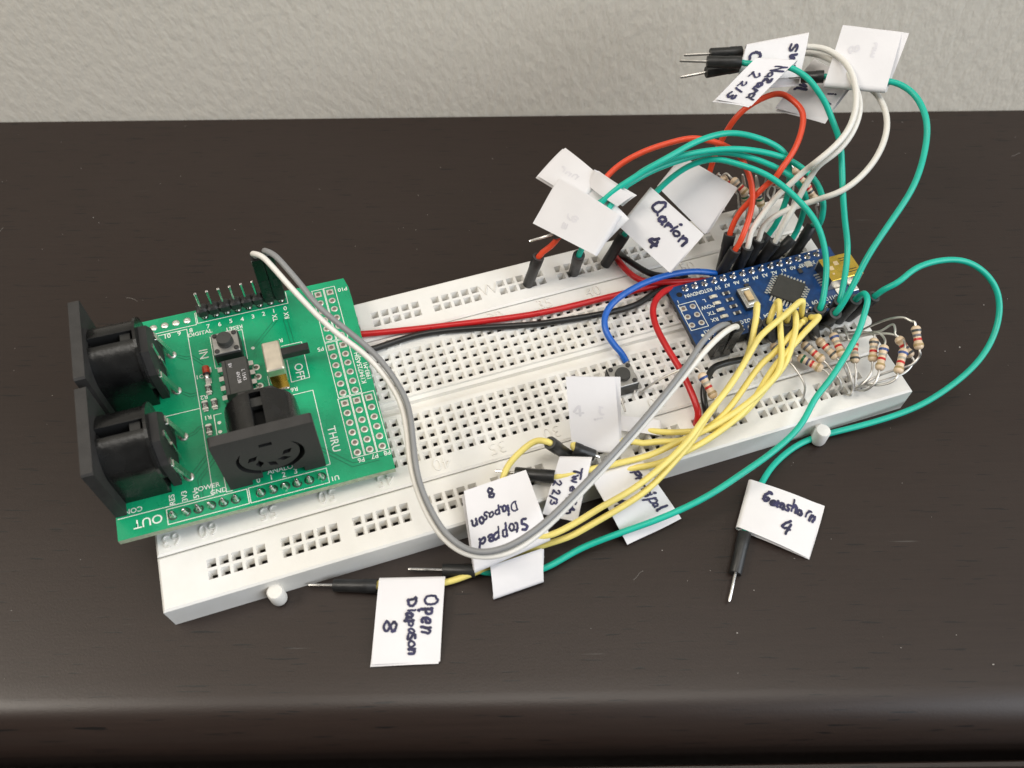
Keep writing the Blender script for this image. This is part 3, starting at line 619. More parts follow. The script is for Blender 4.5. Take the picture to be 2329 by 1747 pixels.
RES = [([(67.32, -13.71, 7.0), (66.06, -15.16, 9.0)], [(65.42, -17.01, 11.0), (68.79, -22.29, 11.5)],
  [(69.4, -24.02, 11.5), (69.49, -25.34, 11.0), (69.3, -26.11, 9.5), (68.64, -26.5, 7.0)], 'green violet red gold', 'near'),
 ([(70.26, -10.07, 7.0), (68.68, -12.43, 10.0)], [(67.21, -14.66, 12.5), (69.89, -20.62, 12.0)],
  [(70.38, -23.25, 12.0), (71.17, -25.61, 11.5), (71.31, -26.81, 10.5), (70.68, -27.24, 9.0), (70.21, -27.01, 7.0)], 'grey silver red gold', 'near'),
 ([(73.78, -9.2, 7.0), (71.99, -11.92, 10.5)], [(70.74, -14.67, 13.0), (72.92, -21.32, 12.5)], [(73.56, -23.45, 12.0), (74.11, -25.07, 10.5), (75.05, -25.33, 8.0)],
  'tan red silver dark', 'near'),
 ([(75.05, -8.27, 7.0), (74.33, -9.61, 10.0), (74.17, -11.94, 13.0), (74.48, -13.84, 14.0)], [(74.37, -14.88, 14.0), (73.65, -21.85, 13.5)],
  [(73.67, -24.58, 13.0), (73.25, -27.42, 12.0), (73.1, -28.79, 10.8), (72.29, -29.61, 10.0), (72.07, -28.69, 9.0), (72.85, -27.25, 7.0)], 'blue silver red gold', 'near'),
 ([(78.02, -11.35, 7.0), (77.54, -12.46, 10.0), (77.19, -13.58, 12.5), (77.27, -14.85, 14.0), (76.97, -16.73, 14.5), (76.69, -18.55, 14.5)],
  [(77.25, -19.36, 14.5), (75.68, -23.43, 13.5)], [(75.05, -25.43, 13.0), (73.89, -27.9, 11.5), (73.2, -28.98, 9.5), (73.78, -28.57, 7.0)], 'red red silver dark', 'near'),
 ([(79.45, -11.92, 7.0), (78.87, -13.5, 10.0), (80.17, -16.0, 13.0), (81.75, -18.12, 15.0), (82.03, -19.22, 15.5)], [(81.75, -20.18, 15.5), (79.04, -25.07, 14.0)],
  [(77.88, -27.09, 13.5), (75.91, -28.47, 12.3), (74.48, -28.64, 10.5), (74.97, -27.11, 7.0)], 'dark silver red gold', 'near'),
 ([(79.88, -14.27, 7.0), (79.78, -16.32, 11.0), (81.6, -17.74, 14.0), (82.87, -19.02, 16.0), (83.24, -20.88, 16.5)], [(82.32, -23.08, 16.5), (78.63, -28.06, 15.0)],
  [(76.84, -30.11, 14.0), (75.57, -30.5, 12.5), (74.71, -29.84, 11.0), (75.79, -26.97, 7.0)], 'blue silver red gold', 'near'),
 ([(80.96, -14.4, 7.0), (81.63, -16.37, 11.0), (83.66, -18.68, 14.5), (85.62, -21.5, 17.0), (86.32, -23.65, 17.5)], [(85.48, -25.64, 17.5), (81.27, -30.69, 16.0)],
  [(79.91, -31.56, 15.0), (77.84, -30.89, 13.5), (76.53, -29.48, 12.0), (77.09, -26.98, 7.0)], 'blue silver red gold', 'near'),
 ([(79.97, -13.42, 7.0), (82.33, -16.16, 12.0), (84.41, -18.65, 15.0), (86.52, -19.01, 17.5), (85.99, -20.84, 17.5)], [(85.87, -22.31, 17.0), (87.08, -27.28, 15.5)],
  [(86.69, -28.74, 15.0), (84.64, -29.81, 14.0), (80.49, -29.81, 13.0), (76.63, -29.31, 12.0), (76.68, -27.05, 7.0)], 'tan red grey dark', 'near'),
 ([(83.33, -13.62, 7.0), (83.43, -14.89, 11.0), (84.83, -16.33, 15.0), (86.49, -17.79, 18.0), (87.94, -19.5, 20.0), (88.67, -21.27, 20.5)],
  [(88.74, -22.65, 20.5), (87.65, -27.47, 18.5)],
  [(87.53, -28.54, 17.5), (85.86, -29.37, 16.0), (82.3, -28.8, 14.5), (78.59, -28.4, 13.0), (75.64, -28.53, 11.0), (76.27, -27.12, 7.0)], 'dark grey red gold', 'near'),
 ([(61.74, -6.34, 7.0), (61.03, -9.56, 10.0)], [(60.63, -12.57, 12.0), (62.29, -18.47, 12.0)],
  [(63.05, -21.57, 11.5), (63.47, -24.42, 10.5), (63.03, -25.76, 9.0), (62.61, -26.59, 7.0)], 'grey silver red gold', 'near'),
 ([(27.49, -13.48, 7.0), (28.83, -13.41, 9.0), (31.82, -13.65, 12.0), (36.33, -14.23, 15.0), (38.67, -15.09, 16.0)], [(39.85, -16.93, 16.0), (40.97, -22.97, 14.0)],
  [(41.57, -23.61, 13.0), (41.24, -24.41, 11.0), (41.92, -23.91, 7.0)], 'blue silver red gold', 'near'),
 ([(69.11, 37.33, 12.0), (66.16, 33.85, 20.0), (66.79, 33.89, 21.0)], [(66.87, 32.66, 21.0), (69.9, 29.28, 18.0)],
  [(71.15, 28.69, 15.0), (72.08, 28.79, 12.0), (72.35, 28.6, 9.0), (72.35, 28.34, 7.0)], 'tan red tan red', 'far'),
 ([(69.84, 31.62, 9.0), (67.87, 32.95, 17.0), (67.12, 32.27, 22.0), (67.79, 31.84, 22.5)], [(68.63, 29.93, 22.0), (71.04, 26.3, 20.0)],
  [(71.77, 27.18, 15.0), (70.85, 28.21, 11.0), (72.19, 30.17, 7.0)], 'silver dark red gold', 'far'),
 ([(75.69, 27.04, 7.0), (71.86, 28.51, 20.0), (70.44, 29.26, 24.0)], [(71.89, 28.42, 18.0), (72.43, 27.19, 15.0)], [(73.76, 27.37, 12.0), (74.42, 27.92, 9.0), (74.78, 28.0, 7.0)],
  'silver green tan gold', 'far'),
 ([(78.55, 27.22, 7.0), (75.65, 28.33, 19.0), (73.36, 27.78, 24.0), (74.0, 27.87, 22.0)], [(74.4, 27.15, 20.0), (75.43, 24.53, 15.5)],
  [(75.97, 24.66, 14.0), (76.6, 26.24, 10.0), (77.02, 27.28, 7.0)], 'grey violet green gold', 'far'),
 ([(76.38, 25.55, 16.0), (75.8, 26.66, 24.0), (76.92, 26.3, 24.0)], [(77.48, 25.26, 23.0), (79.58, 23.47, 21.0)], [(79.14, 24.93, 17.0), (78.8, 26.73, 11.0), (80.01, 28.08, 7.0)],
  'red silver dark gold', 'far'),
 ([(86.74, 28.2, 14.0), (84.02, 27.46, 23.0), (83.3, 27.92, 24.0)], [(84.06, 27.23, 23.0), (85.8, 24.99, 20.5)], [(86.39, 26.53, 14.0), (87.1, 27.26, 10.0), (87.89, 27.77, 7.0)],
  'tan grey red gold', 'far'),
 ([(88.05, 26.27, 12.0), (85.43, 24.58, 21.0)], [(86.43, 23.37, 20.0), (87.78, 21.12, 18.0)], [(89.17, 21.12, 15.0), (91.36, 22.01, 11.0), (92.57, 22.6, 8.0)], 'red dark tan gold',
  'far')]
LEADS = [[(82.0, 29.69, 11.0), (78.21, 27.41, 17.0), (78.15, 26.91, 20.0), (78.67, 26.31, 20.0), (80.98, 28.28, 14.0), (82.12, 29.88, 9.0)]]

# ------------------------------------------------------------------ table, wall
ANG = math.radians(-16.98)
TABLE_LOC = (-27.5, 111.6, 0.0)


def wood():
    m, nt, b = new_mat('dark_stained_wood')
    N, L = nt.nodes, nt.links
    tc = N.new('ShaderNodeTexCoord')

    def stretched(sx, sy, scale, detail=5, rough=0.6):
        mp = N.new('ShaderNodeMapping')
        mp.inputs['Scale'].default_value = (sx, sy, sy)
        L.new(tc.outputs['Object'], mp.inputs['Vector'])
        n = N.new('ShaderNodeTexNoise')
        n.inputs['Scale'].default_value = scale
        n.inputs['Detail'].default_value = detail
        n.inputs['Roughness'].default_value = rough
        L.new(mp.outputs['Vector'], n.inputs['Vector'])
        return n.outputs['Fac']

    def ramp(fac, a, ca, bpos, cb):
        r = N.new('ShaderNodeValToRGB')
        r.color_ramp.elements[0].position = a
        r.color_ramp.elements[0].color = (*ca, 1)
        r.color_ramp.elements[1].position = bpos
        r.color_ramp.elements[1].color = (*cb, 1)
        L.new(fac, r.inputs['Fac'])
        return r.outputs['Color']

    def mix(fac, a, c2, mode='MIX'):
        x = N.new('ShaderNodeMix')
        x.data_type = 'RGBA'
        x.blend_type = mode
        L.new(fac, x.inputs['Factor'])
        L.new(a, x.inputs['A'])
        if isinstance(c2, tuple):
            x.inputs['B'].default_value = (*c2, 1)
        else:
            L.new(c2, x.inputs['B'])
        return x.outputs['Result']

    grain = stretched(1.0, 22.0, 60.0, 7, 0.7)
    big = stretched(1.0, 2.2, 7.0, 3)
    base = ramp(grain, 0.25, (0.0200, 0.0128, 0.0102), 0.8, (0.0285, 0.0187, 0.0150))
    tone = ramp(big, 0.3, (0.90, 0.83, 0.79), 0.75, (1.06, 1.06, 1.05))
    mul = N.new('ShaderNodeMix')
    mul.data_type = 'RGBA'
    mul.blend_type = 'MULTIPLY'
    mul.inputs['Factor'].default_value = 1.0
    L.new(base, mul.inputs['A'])
    L.new(tone, mul.inputs['B'])
    pores = ramp(stretched(1.0, 16.0, 110.0, 1.5, 0.4), 0.675, (0, 0, 0), 0.70, (1, 1, 1))
    c = mix(pores, mul.outputs['Result'], (0.007, 0.0055, 0.005))
    hair = ramp(stretched(1.0, 30.0, 30.0, 2, 0.5), 0.735, (0, 0, 0), 0.77, (1, 1, 1))
    c = mix(hair, c, (0.075, 0.068, 0.062))
    L.new(c, b.inputs['Base Color'])
    mr = N.new('ShaderNodeMapRange')
    mr.inputs['To Min'].default_value = 0.30
    mr.inputs['To Max'].default_value = 0.42
    L.new(big, mr.inputs['Value'])
    L.new(mr.outputs['Result'], b.inputs['Roughness'])
    b.inputs['Specular IOR Level'].default_value = 0.44
    fine = N.new('ShaderNodeTexNoise')
    fine.inputs['Scale'].default_value = 2200
    fine.inputs['Detail'].default_value = 2
    L.new(tc.outputs['Object'], fine.inputs['Vector'])
    ad = N.new('ShaderNodeMath')
    ad.operation = 'SUBTRACT'
    L.new(fine.outputs['Fac'], ad.inputs[0])
    L.new(pores, ad.inputs[1])
    bp = N.new('ShaderNodeBump')
    bp.inputs['Strength'].default_value = 0.06
    bp.inputs['Distance'].default_value = 0.0003
    L.new(ad.outputs[0], bp.inputs['Height'])
    L.new(bp.outputs['Normal'], b.inputs['Normal'])
    return m


def plaster():
    m, nt, b = new_mat('painted_plaster')
    N, L = nt.nodes, nt.links
    tc = N.new('ShaderNodeTexCoord')
    mp = N.new('ShaderNodeMapping')
    mp.inputs['Rotation'].default_value = (0, math.radians(-26), 0)
    mp.inputs['Scale'].default_value = (1.0, 1.0, 0.5)
    L.new(tc.outputs['Object'], mp.inputs['Vector'])
    n = N.new('ShaderNodeTexNoise')
    n.inputs['Scale'].default_value = 430
    n.inputs['Detail'].default_value = 2.5
    n.inputs['Roughness'].default_value = 0.55
    n.inputs['Distortion'].default_value = 0.0
    L.new(mp.outputs['Vector'], n.inputs['Vector'])
    bp = N.new('ShaderNodeBump')
    bp.inputs['Strength'].default_value = 0.33
    bp.inputs['Distance'].default_value = 0.0010
    L.new(n.outputs['Fac'], bp.inputs['Height'])
    L.new(bp.outputs['Normal'], b.inputs['Normal'])
    big = N.new('ShaderNodeTexNoise')
    big.inputs['Scale'].default_value = 9
    L.new(tc.outputs['Object'], big.inputs['Vector'])
    r = N.new('ShaderNodeValToRGB')
    r.color_ramp.elements[0].color = (0.89, 0.82, 0.70, 1)
    r.color_ramp.elements[1].color = (0.92, 0.86, 0.75, 1)
    L.new(big.outputs['Fac'], r.inputs['Fac'])
    L.new(r.outputs['Color'], b.inputs['Base Color'])
    b.inputs['Roughness'].default_value = 0.75
    return m


prof = [(-0.6, 0.0), (-164.0, 0.0), (-167.5, -0.02)]
for k in range(1, 13):                       # rounded front edge
    a = math.radians(90 * k / 12)
    prof.append((-167.5 - 9.6 * math.sin(a), -0.02 - 10.0 * (1 - math.cos(a))))
prof += [(-177.1, -34.0), (-179.6, -34.0), (-179.6, -13.2), (-179.9, -12.9), (-180.7, -12.9), (-181.0, -13.2), (-181.0, -34.0), (-182.6, -34.0), (-182.6, -13.6), (-183.2, -13.0), (-215.0, -13.0), (-218.0, -16.0), (-218.0, -60.0), (-0.6, -60.0)]
mb = MB()
n = len(prof)
mb.add([(x, y, z) for x in (-420, 420) for y, z in prof], [(i, (i + 1) % n, n + (i + 1) % n, n + i) for i in range(n)] + [tuple(range(n)), tuple(reversed(range(n, 2 * n)))])
for i in range(0, 15):
    mb.s[i] = True
table = fix_normals(mb.build('tabletop', wood(), None, TABLE_LOC))
table.rotation_euler = (0, 0, ANG)
tagp(table, 'dark stained wooden tabletop with rounded front edge', None, None, 'structure')
mb = MB()
mb.box(-1500, 1500, 0, 40, -300, 2000)
wall = mb.build('wall', plaster(), None, TABLE_LOC)
wall.rotation_euler = (0, 0, ANG)
tagp(wall, 'textured off-white plaster wall behind the table', None, None, 'structure')

# dust and lint on the table
rd = random.Random(3)
mb = MB()
for i in range(230):
    x, y = rd.uniform(-190, 230), rd.uniform(-165, -3)
    if rd.random() < 0.93:
        s = rd.uniform(0.05, 0.17) * (2.0 if rd.random() < 0.06 else 1)
        mb.box(x, x + s, y, y + s * rd.uniform(0.5, 1.2), 0.0, s * 0.6)
    else:
        a = rd.uniform(0, 6.28)
        pts, q = [], Vector((x, y, 0.08))
        for k in range(6):
            pts.append(q.copy())
            a += rd.uniform(-0.5, 0.5)
            q += Vector((math.cos(a), math.sin(a), 0)) * rd.uniform(0.3, 0.9)
        mb.tube(pts, 0.02, 4)
du = mb.build('dust', mat('dust_flecks', (0.45, 0.43, 0.40), 0.9, vary=0.3), None, TABLE_LOC)
du.rotation_euler = (0, 0, ANG)
tagp(du, 'pale dust specks and lint on the dark tabletop', 'dust', None, 'stuff')

# ------------------------------------------------------------------ breadboard
H = 8.0
XL, XR, YF = -82.0, 87.9, 32.0
PITCH = 2.54
A_, B_ = 0.93, 0.44


def hole(mb, x, y, rail=False):
    z0, z1, z2 = H, H - (1.9 if rail else 1.1), H - (3.6 if rail else 3.0)
    B_ = 0.56 if rail else 0.44
    q = lambda r, z: [(x - r, y - r, z), (x + r, y - r, z), (x + r, y + r, z), (x - r, y + r, z)]
    o = q(A_, z0) + q(B_, z1) + q(B_, z2)
    for k, mi in ((0, 0), (4, 1)):
        mb.add(o, [(k + i, k + 4 + i, k + 4 + (i + 1) % 4, k + (i + 1) % 4) for i in range(4)], mi)
    mb.add(o, [(8, 9, 10, 11)], 1)


def pierced(mb, x0, x1, rows, y0, y1, gaps=(), rail=False):
    """flat top sheet x0..x1, y0..y1 with square funnels at rows = [(y, [x ...])]; gaps = y bands left open"""
    y = y0
    bands = sorted([(ry - A_, ry + A_, xs) for ry, xs in rows] + [(a, b, None) for a, b in gaps])
    for a, b, xs in bands:
        mb.add([(x0, y, H), (x1, y, H), (x1, a, H), (x0, a, H)], [(0, 1, 2, 3)])
        if xs is not None:
            e = x0
            for x in xs:
                mb.add([(e, a, H), (x - A_, a, H), (x - A_, b, H), (e, b, H)], [(0, 1, 2, 3)])
                hole(mb, x, (a + b) / 2, rail)
                e = x + A_
            mb.add([(e, a, H), (x1, a, H), (x1, b, H), (e, b, H)], [(0, 1, 2, 3)])
        y = b
    mb.add([(x0, y, H), (x1, y, H), (x1, y1, H), (x0, y1, H)], [(0, 1, 2, 3)])


def skirt(mb, x0, x1, y0, y1, c=0.45):
    """chamfer and side walls under a top sheet that is inset by c"""
    r = [[(x0 + c, y0 + c, H), (x1 - c, y0 + c, H), (x1 - c, y1 - c, H), (x0 + c, y1 - c, H)],
         [(x0, y0, H - c), (x1, y0, H - c), (x1, y1, H - c), (x0, y1, H - c)],
         [(x0, y0, 0), (x1, y0, 0), (x1, y1, 0), (x0, y1, 0)]]
    v = [p for q in r for p in q]
    for k in (0, 4):
        mb.add(v, [(k + i, k + 4 + i, k + 4 + (i + 1) % 4, k + (i + 1) % 4) for i in range(4)])
    mb.add(v, [(8, 11, 10, 9)])


board = thing('breadboard', 'long white solderless breadboard lying across the dark tabletop', 'breadboard', (2.95, 0, 0))
bo = Vector((2.95, 0, 0))


def bput(mb):
    mb.v = [p - bo for p in mb.v]
    return mb


colx = [(k - 31) * PITCH for k in range(65)]
rows = [(s * (3.81 + 2.54 * i), colx) for i in range(5) for s in (1, -1)]
mb = MB()
c = 0.45
YS = 19.85
pierced(mb, XL + c, XR - c, rows, -YS + c, YS - c, gaps=[(-1.9, 2.1)])
# the centre channel: sloping far wall, flat floor
ch = [(-1.9, H), (-1.75, H - 1.9), (0.9, H - 1.9), (1.05, H - 0.75), (1.95, H - 0.6), (2.1, H)]
for (ya, za), (yb, zb) in zip(ch, ch[1:]):
    mb.add([(XL + c, ya, za), (XR - c, ya, za), (XR - c, yb, zb), (XL + c, yb, zb)], [(0, 1, 2, 3)])
skirt(mb, XL, XR, -YS, YS)
strip_c = bput(mb).build('terminal_strip', ['board', 'contact'], board)


def rail_x(off):
    xs = []
    for g in range(5):
        xs += [-71.39 + off + g * 15.24 + 2.54 * i for i in range(5)]
    for g in range(5):
        xs += [6.46 + off + g * 15.24 + 2.54 * i for i in range(5)]
    return xs


rails = {}
for side, off in ((-1, 0.0), (1, 0.42)):
    mb = MB()
    ya, yb = sorted((side * 20.1, side * YF))
    pierced(mb, XL + c, XR - c, [(side * 24.55, rail_x(off)), (side * 27.09, rail_x(off))], ya + c, yb - c, rail=True)
    skirt(mb, XL, XR, ya, yb)
    rails[side] = bput(mb).build('power_rail', ['board', 'railcontact'], board)
for x, y, r_, h_ in ((-60.5, -33.3, 1.75, 5.0), (64.7, -34.0, 1.75, 5.2)):
    mb = MB()
    mb.lathe([(r_ * 0.8, 0), (r_ * 0.95, 0.4), (r_, 1.0), (r_, h_ - 0.5), (r_ * 0.86, h_ - 0.1), (r_ * 0.5, h_)], (x, y, 0.3), n=20)
    mb.box(x - 0.8, x + 0.8, y, -31.95, 0.5, h_ - 0.6)
    bput(mb).build('joining_peg', 'board', board)
mb = MB()
mb.lathe([(1.5, 0), (1.7, 1), (1.7, 4.6), (1.4, 5.1), (0.7, 5.3)], (89.4, -9.4, 0.6), n=20)
mb.box(87.85, 89.4, -10.2, -8.6, 0.8, 5.2)
bput(mb).build('joining_peg', 'board', board)
for num in list(range(5, 61, 5)) + [1, 63]:
    x = (63 - num - 31) * PITCH
    text('numeral', str(num), Vector((x, -16.9, H)) - bo, 3.0, math.pi, 'board', board, 0.30, sx=0.95, bold=-0.07)
    x = (num + 2 - 31) * PITCH
    if x < XR - 2:
        text('numeral', str(num), Vector((x, 17.4, H)) - bo, 2.9, 0, 'board', board, 0.30, sx=0.95, bold=-0.07)
text('letter_mark', 'W', Vector((3.6, 25.9, H)) - bo, 3.3, 0, 'board', board, 0.24, bold=-0.12)

# ------------------------------------------------------------------ green board with DIN sockets
SQ = Vector((0.0270, 0.0409, 0.0))
SM = Matrix.Translation(Vector((-104.0472, -17.3344, 15.1894)) * MM) @ Matrix.Rotation(SQ.length, 4, SQ.normalized())
shield = thing('shield_board', 'green circuit board with three black DIN sockets resting on the breadboard', 'circuit board', mtx=SM)
mb = MB()
poly = [(16.9, 0.0), (73.8, 0.1), (74.6, 47.0), (74.5, 50.5), (73.9, 53.3), (16.9, 53.2)]
mb.prism(poly, -1.6, 0.0)
for i in range(len(mb.m)):
    mb.m[i] = 0 if i < 2 else 1
pcb = mb.build('circuit_board', ['pcb_green', 'pcb_edge'], shield)


def spart(mb, name, m, parent=shield, fix=False):
    o = mb.build(name, m, parent)
    return fix_normals(o) if fix else o


SZ = 0.03
for pts, cl in (([(29.6, 48.3), (36.2, 48.4), (36.4, 26.35), (29.0, 26.35)], 0), ([(36.4, 26.15), (36.3, 4.8), (17.3, 4.8)], 0),
                ([(27.0, 49.0), (38.5, 49.1), (38.5, 52.5)], 0), ([(38.8, 52.6), (38.8, 49.35), (59.8, 49.5), (59.8, 52.9)], 0),
                ([(26.8, 4.2), (43.1, 4.2), (43.1, 0.8), (26.8, 0.8)], 1), ([(43.45, 4.3), (59.8, 4.3), (59.8, 0.8), (43.45, 0.8)], 1),
                ([(41.0, 44.7), (41.0, 35.8), (41.6, 35.8)], 0), ([(47.3, 44.85), (48.3, 44.85), (48.3, 36.4)], 0),
                ([(56.2, 37.7), (60.8, 37.7), (60.8, 37.0)], 0), ([(56.7, 33.6), (56.65, 27.5), (60.75, 27.65), (60.8, 34.6)], 0),
                ([(51.8, 30.5), (51.8, 27.5), (52.3, 27.4)], 0), ([(56.3, 24.1), (60.8, 24.1), (60.8, 5.0), (59.7, 4.9)], 0),
                ([(40.6, 23.8), (39.0, 23.8), (39.0, 4.7), (40.2, 4.7)], 0)):
    strip('printed_outline', pts, 0.17, SZ, 'silk', shield, bool(cl))
for x0, x1, y0, y1 in ((65.85, 68.5, 36.05, 51.4), (68.72, 71.3, 36.05, 51.5), (65.85, 68.4, 20.55, 35.75), (68.62, 71.1, 20.55, 35.75),
                       (65.62, 68.2, 5.0, 20.25), (68.42, 70.9, 5.0, 20.25), (71.1, 73.7, 5.0, 20.25)):
    strip('printed_outline', [(x0, y0), (x1, y0), (x1, y1), (x0, y1)], 0.16, SZ, 'silk', shield, True)
T_ = [('IN', 38.9, 40.4, 1.9, -90), ('OUT', 23.0, 2.75, 1.9, 180), ('THRU', 62.7, 10.7, 1.7, -90), ('OFF', 58.8, 29.8, 1.8, -90), ('COM2', 20.0, 6.0, 1.1, 180),
      ('RES', 28.2, 6.1, 1.1, 90), ('3V3', 30.7, 6.2, 1.1, 90), ('5V', 33.0, 5.9, 1.1, 90), ('POWER', 35.3, 6.9, 1.05, 0), ('GND', 37.5, 5.35, 1.05, 0),
      ('ANALOG', 51.1, 6.75, 1.1, 0), ('0', 45.7, 5.45, 1.15, 0), ('1', 48.4, 5.35, 1.15, 0), ('2', 51.0, 5.25, 1.15, 0), ('3', 53.5, 5.35, 1.15, 0), ('U1', 61.1, 1.5, 1.05, 180),
      ('P6', 67.3, 4.15, 1.05, 180), ('P7', 70.3, 4.2, 1.05, 180), ('P8', 73.0, 4.25, 1.05, 180), ('P10', 73.0, 50.1, 1.05, 180), ('P5', 64.6, 34.5, 1.05, 180),
      ('K194725ASJH', 72.25, 27.0, 1.05, 90), ('1983-M1', 73.55, 25.8, 0.95, 90), ('7', 41.0, 47.8, 1.15, 0), ('6', 43.6, 47.7, 1.15, 0), ('5', 46.2, 47.9, 1.15, 0),
      ('4', 48.8, 47.7, 1.15, 0), ('3', 51.3, 47.8, 1.15, 0), ('2', 53.8, 47.9, 1.15, 0), ('1', 56.2, 48.1, 1.15, 0), ('0', 58.9, 48.1, 1.15, 0), ('TX', 56.2, 46.1, 1.05, 90),
      ('RX', 58.9, 46.0, 1.05, 90), ('8', 37.1, 47.75, 1.15, 0), ('9', 34.4, 47.6, 1.15, 0), ('10', 31.7, 47.6, 1.15, 0), ('DIGITAL', 39.0, 46.4, 1.0, 0), ('RESET', 46.6, 45.8, 1.05, 180),
      ('R', 56.4, 39.4, 1.05, 180), ('R6', 56.9, 25.5, 1.05, 180), ('R2', 37.6, 29.0, 1.05, 180), ('R1', 37.7, 23.6, 1.05, 180), ('D1', 37.4, 34.6, 1.05, 180)]
for s_, x, y, sz, rz in T_:
    text('printed_lettering', s_, (x, y, SZ + 0.01), sz, math.radians(rz), 'silk', shield, bold=0.02)
# copper tracks under the mask
for pts in ([(33.2, 41.9), (35.2, 40.7), (36.6, 40.7), (38.6, 38.3)], [(33.2, 41.2), (35.0, 40.0), (36.4, 40.0), (38.4, 37.6)], [(33.0, 32.0), (34.8, 30.6), (37.0, 30.6)],
            [(33.0, 31.3), (34.6, 29.9), (36.8, 29.9)], [(33.2, 20.5), (34.5, 20.9), (35.5, 21.8), (37.0, 21.9)], [(33.2, 19.9), (34.7, 20.3), (35.7, 21.2), (37.0, 21.3)],
            [(33.0, 11.2), (36.9, 15.4)], [(33.5, 10.7), (37.2, 14.6)], [(34.3, 5.0), (34.3, 9.0), (38.8, 13.6)], [(33.7, 5.0), (33.7, 9.3), (38.5, 14.3)],
            [(50.2, 39.6), (56.0, 45.7)], [(50.7, 39.2), (56.6, 45.3)], [(57.9, 45.2), (58.3, 37.8)], [(58.8, 45.0), (59.2, 37.8)], [(59.5, 9.7), (63.1, 6.2), (65.5, 3.9), (72.0, 3.7), (73.0, 4.8)],
            [(59.5, 8.7), (62.8, 5.4), (65.2, 3.0), (71.0, 3.0)], [(51.6, 26.8), (50.6, 29.2)], [(52.1, 26.8), (51.0, 29.6)], [(36.8, 27.8), (38.0, 27.8)]):
    strip('copper_track', pts, 0.16, 0.012, 'pcb_trace', shield)

# plated holes
mb = MB()
N_ = 16
ri, ro = 0.50, 0.83
mb.add([(math.cos(2 * math.pi * i / N_) * r, math.sin(2 * math.pi * i / N_) * r, z) for r, z in ((ro, 0.0), (ro - 0.06, 0.05), (ri, 0.05), (ri - 0.05, 0.0)) for i in range(N_)],
       [(k * N_ + i, k * N_ + (i + 1) % N_, (k + 1) * N_ + (i + 1) % N_, (k + 1) * N_ + i) for k in range(3) for i in range(N_)])
mb.add([(math.cos(2 * math.pi * i / N_) * 0.47, math.sin(2 * math.pi * i / N_) * 0.47, 0.02) for i in range(N_)], [tuple(range(N_))], 1)
PAD = mb.mesh('solder_pad', ['tin', 'pad_hole'])
mb = MB()
sq = [(-0.8, -0.8), (0.8, -0.8), (0.8, 0.8), (-0.8, 0.8)]
ring = [(math.cos(2 * math.pi * (i + 0.5) / N_ + math.pi * 1.25 - math.pi / N_) * 0.5, math.sin(2 * math.pi * (i + 0.5) / N_ + math.pi * 1.25 - math.pi / N_) * 0.5) for i in range(N_)]
for i in range(4):
    pts = [sq[i], sq[(i + 1) % 4]] + [ring[(i * 4 + k) % N_] for k in range(4, -1, -1)]
    mb.add([(x, y, 0.05) for x, y in pts], [tuple(range(len(pts)))])
mb.add([(x * 0.95, y * 0.95, 0.02) for x, y in ring], [tuple(range(N_))], 1)
PADSQ = mb.mesh('solder_pad', ['tin', 'pad_hole'])
yA = [50.0, 47.45, 44.9, 42.3, 39.75, 37.15]
yB = [34.25, 31.7, 29.2, 26.65, 24.1, 21.6]
yC = [18.8, 16.25, 13.7, 11.2, 8.65, 6.1]
for xs, ys in (((67.1, 69.95), yA), ((67.05, 69.8), yB), ((66.9, 69.6, 72.35), yC)):
    for x in xs:
        for i, y in enumerate(ys):
            link('solder_pad', PADSQ if i == 0 else PAD, shield, (x, y, 0.0))
mb = MB()
mb.lathe([(0.0, 0.0), (0.42, 0.02), (0.36, 0.04), (0.17, 0.04), (0.16, 0.02)], n=12, caps=(False, False), mis=[0, 0, 0, 1])
VIA = mb.mesh('via', ['silk', 'pad_hole'])
for x, y in ((49.9, 39.0), (39.9, 21.6), (39.75, 19.3)):
    link('via', VIA, shield, (x, y, 0.01))
# solder joints of the two lower headers: pin stub in a cone of solder, dark flux ring
mb = MB()
mb.lathe([(1.08, 0.0), (1.02, 0.04), (0.8, 0.05)], n=16, mi=1, caps=(False, False))
mb.lathe([(0.82, 0.03), (0.74, 0.25), (0.55, 0.8), (0.40, 1.4), (0.33, 1.75), (0.18, 1.9), (0.0, 1.92)], n=14, caps=(False, False))
JOINT = mb.mesh('solder_joint', ['solder', 'flux'])
for x in [27.94 + 2.54 * i for i in range(6)] + [45.72 + 2.54 * i for i in range(6)]:
    o = link('solder_joint', JOINT, shield, (x, 2.54, 0.0))
    o.rotation_euler = (random.uniform(-.1, .1), random.uniform(-.1, .1), random.uniform(0, 6))
mb = MB()
mb.lathe([(0.86, 0.0), (0.84, 0.1), (0.7, 0.22), (0.4, 0.3), (0.36, 0.2), (0.0, 0.16)], n=16, caps=(False, False))
BLOB = mb.mesh('solder_joint', ['tin'])
for x in [36.576 - 2.54 * i for i in range(4)]:
    link('solder_joint', BLOB, shield, (x, 50.8, 0.0))
for x in [40.64 + 2.54 * i for i in range(8)]:
    link('solder_joint', JOINT, shield, (x, 50.8, 0.0)).scale = (0.8, 0.8, 0.5)
# plastic strips of the headers below the board
for x0, x1, y in ((26.67, 43.18 - 1.27, 2.54), (44.45, 59.69, 2.54), (39.37, 59.69, 50.8)):
    mb = MB()
    k = int(round((x1 - x0) / 2.54))
    for i in range(k):
        a = x0 + i * (x1 - x0) / k
        mb.box(a + 0.02, a + 2.5, y - 1.25, y + 1.25, -4.1, -1.61, ch=0.3)
    o = spart(mb, 'header_strip', 'black_satin')
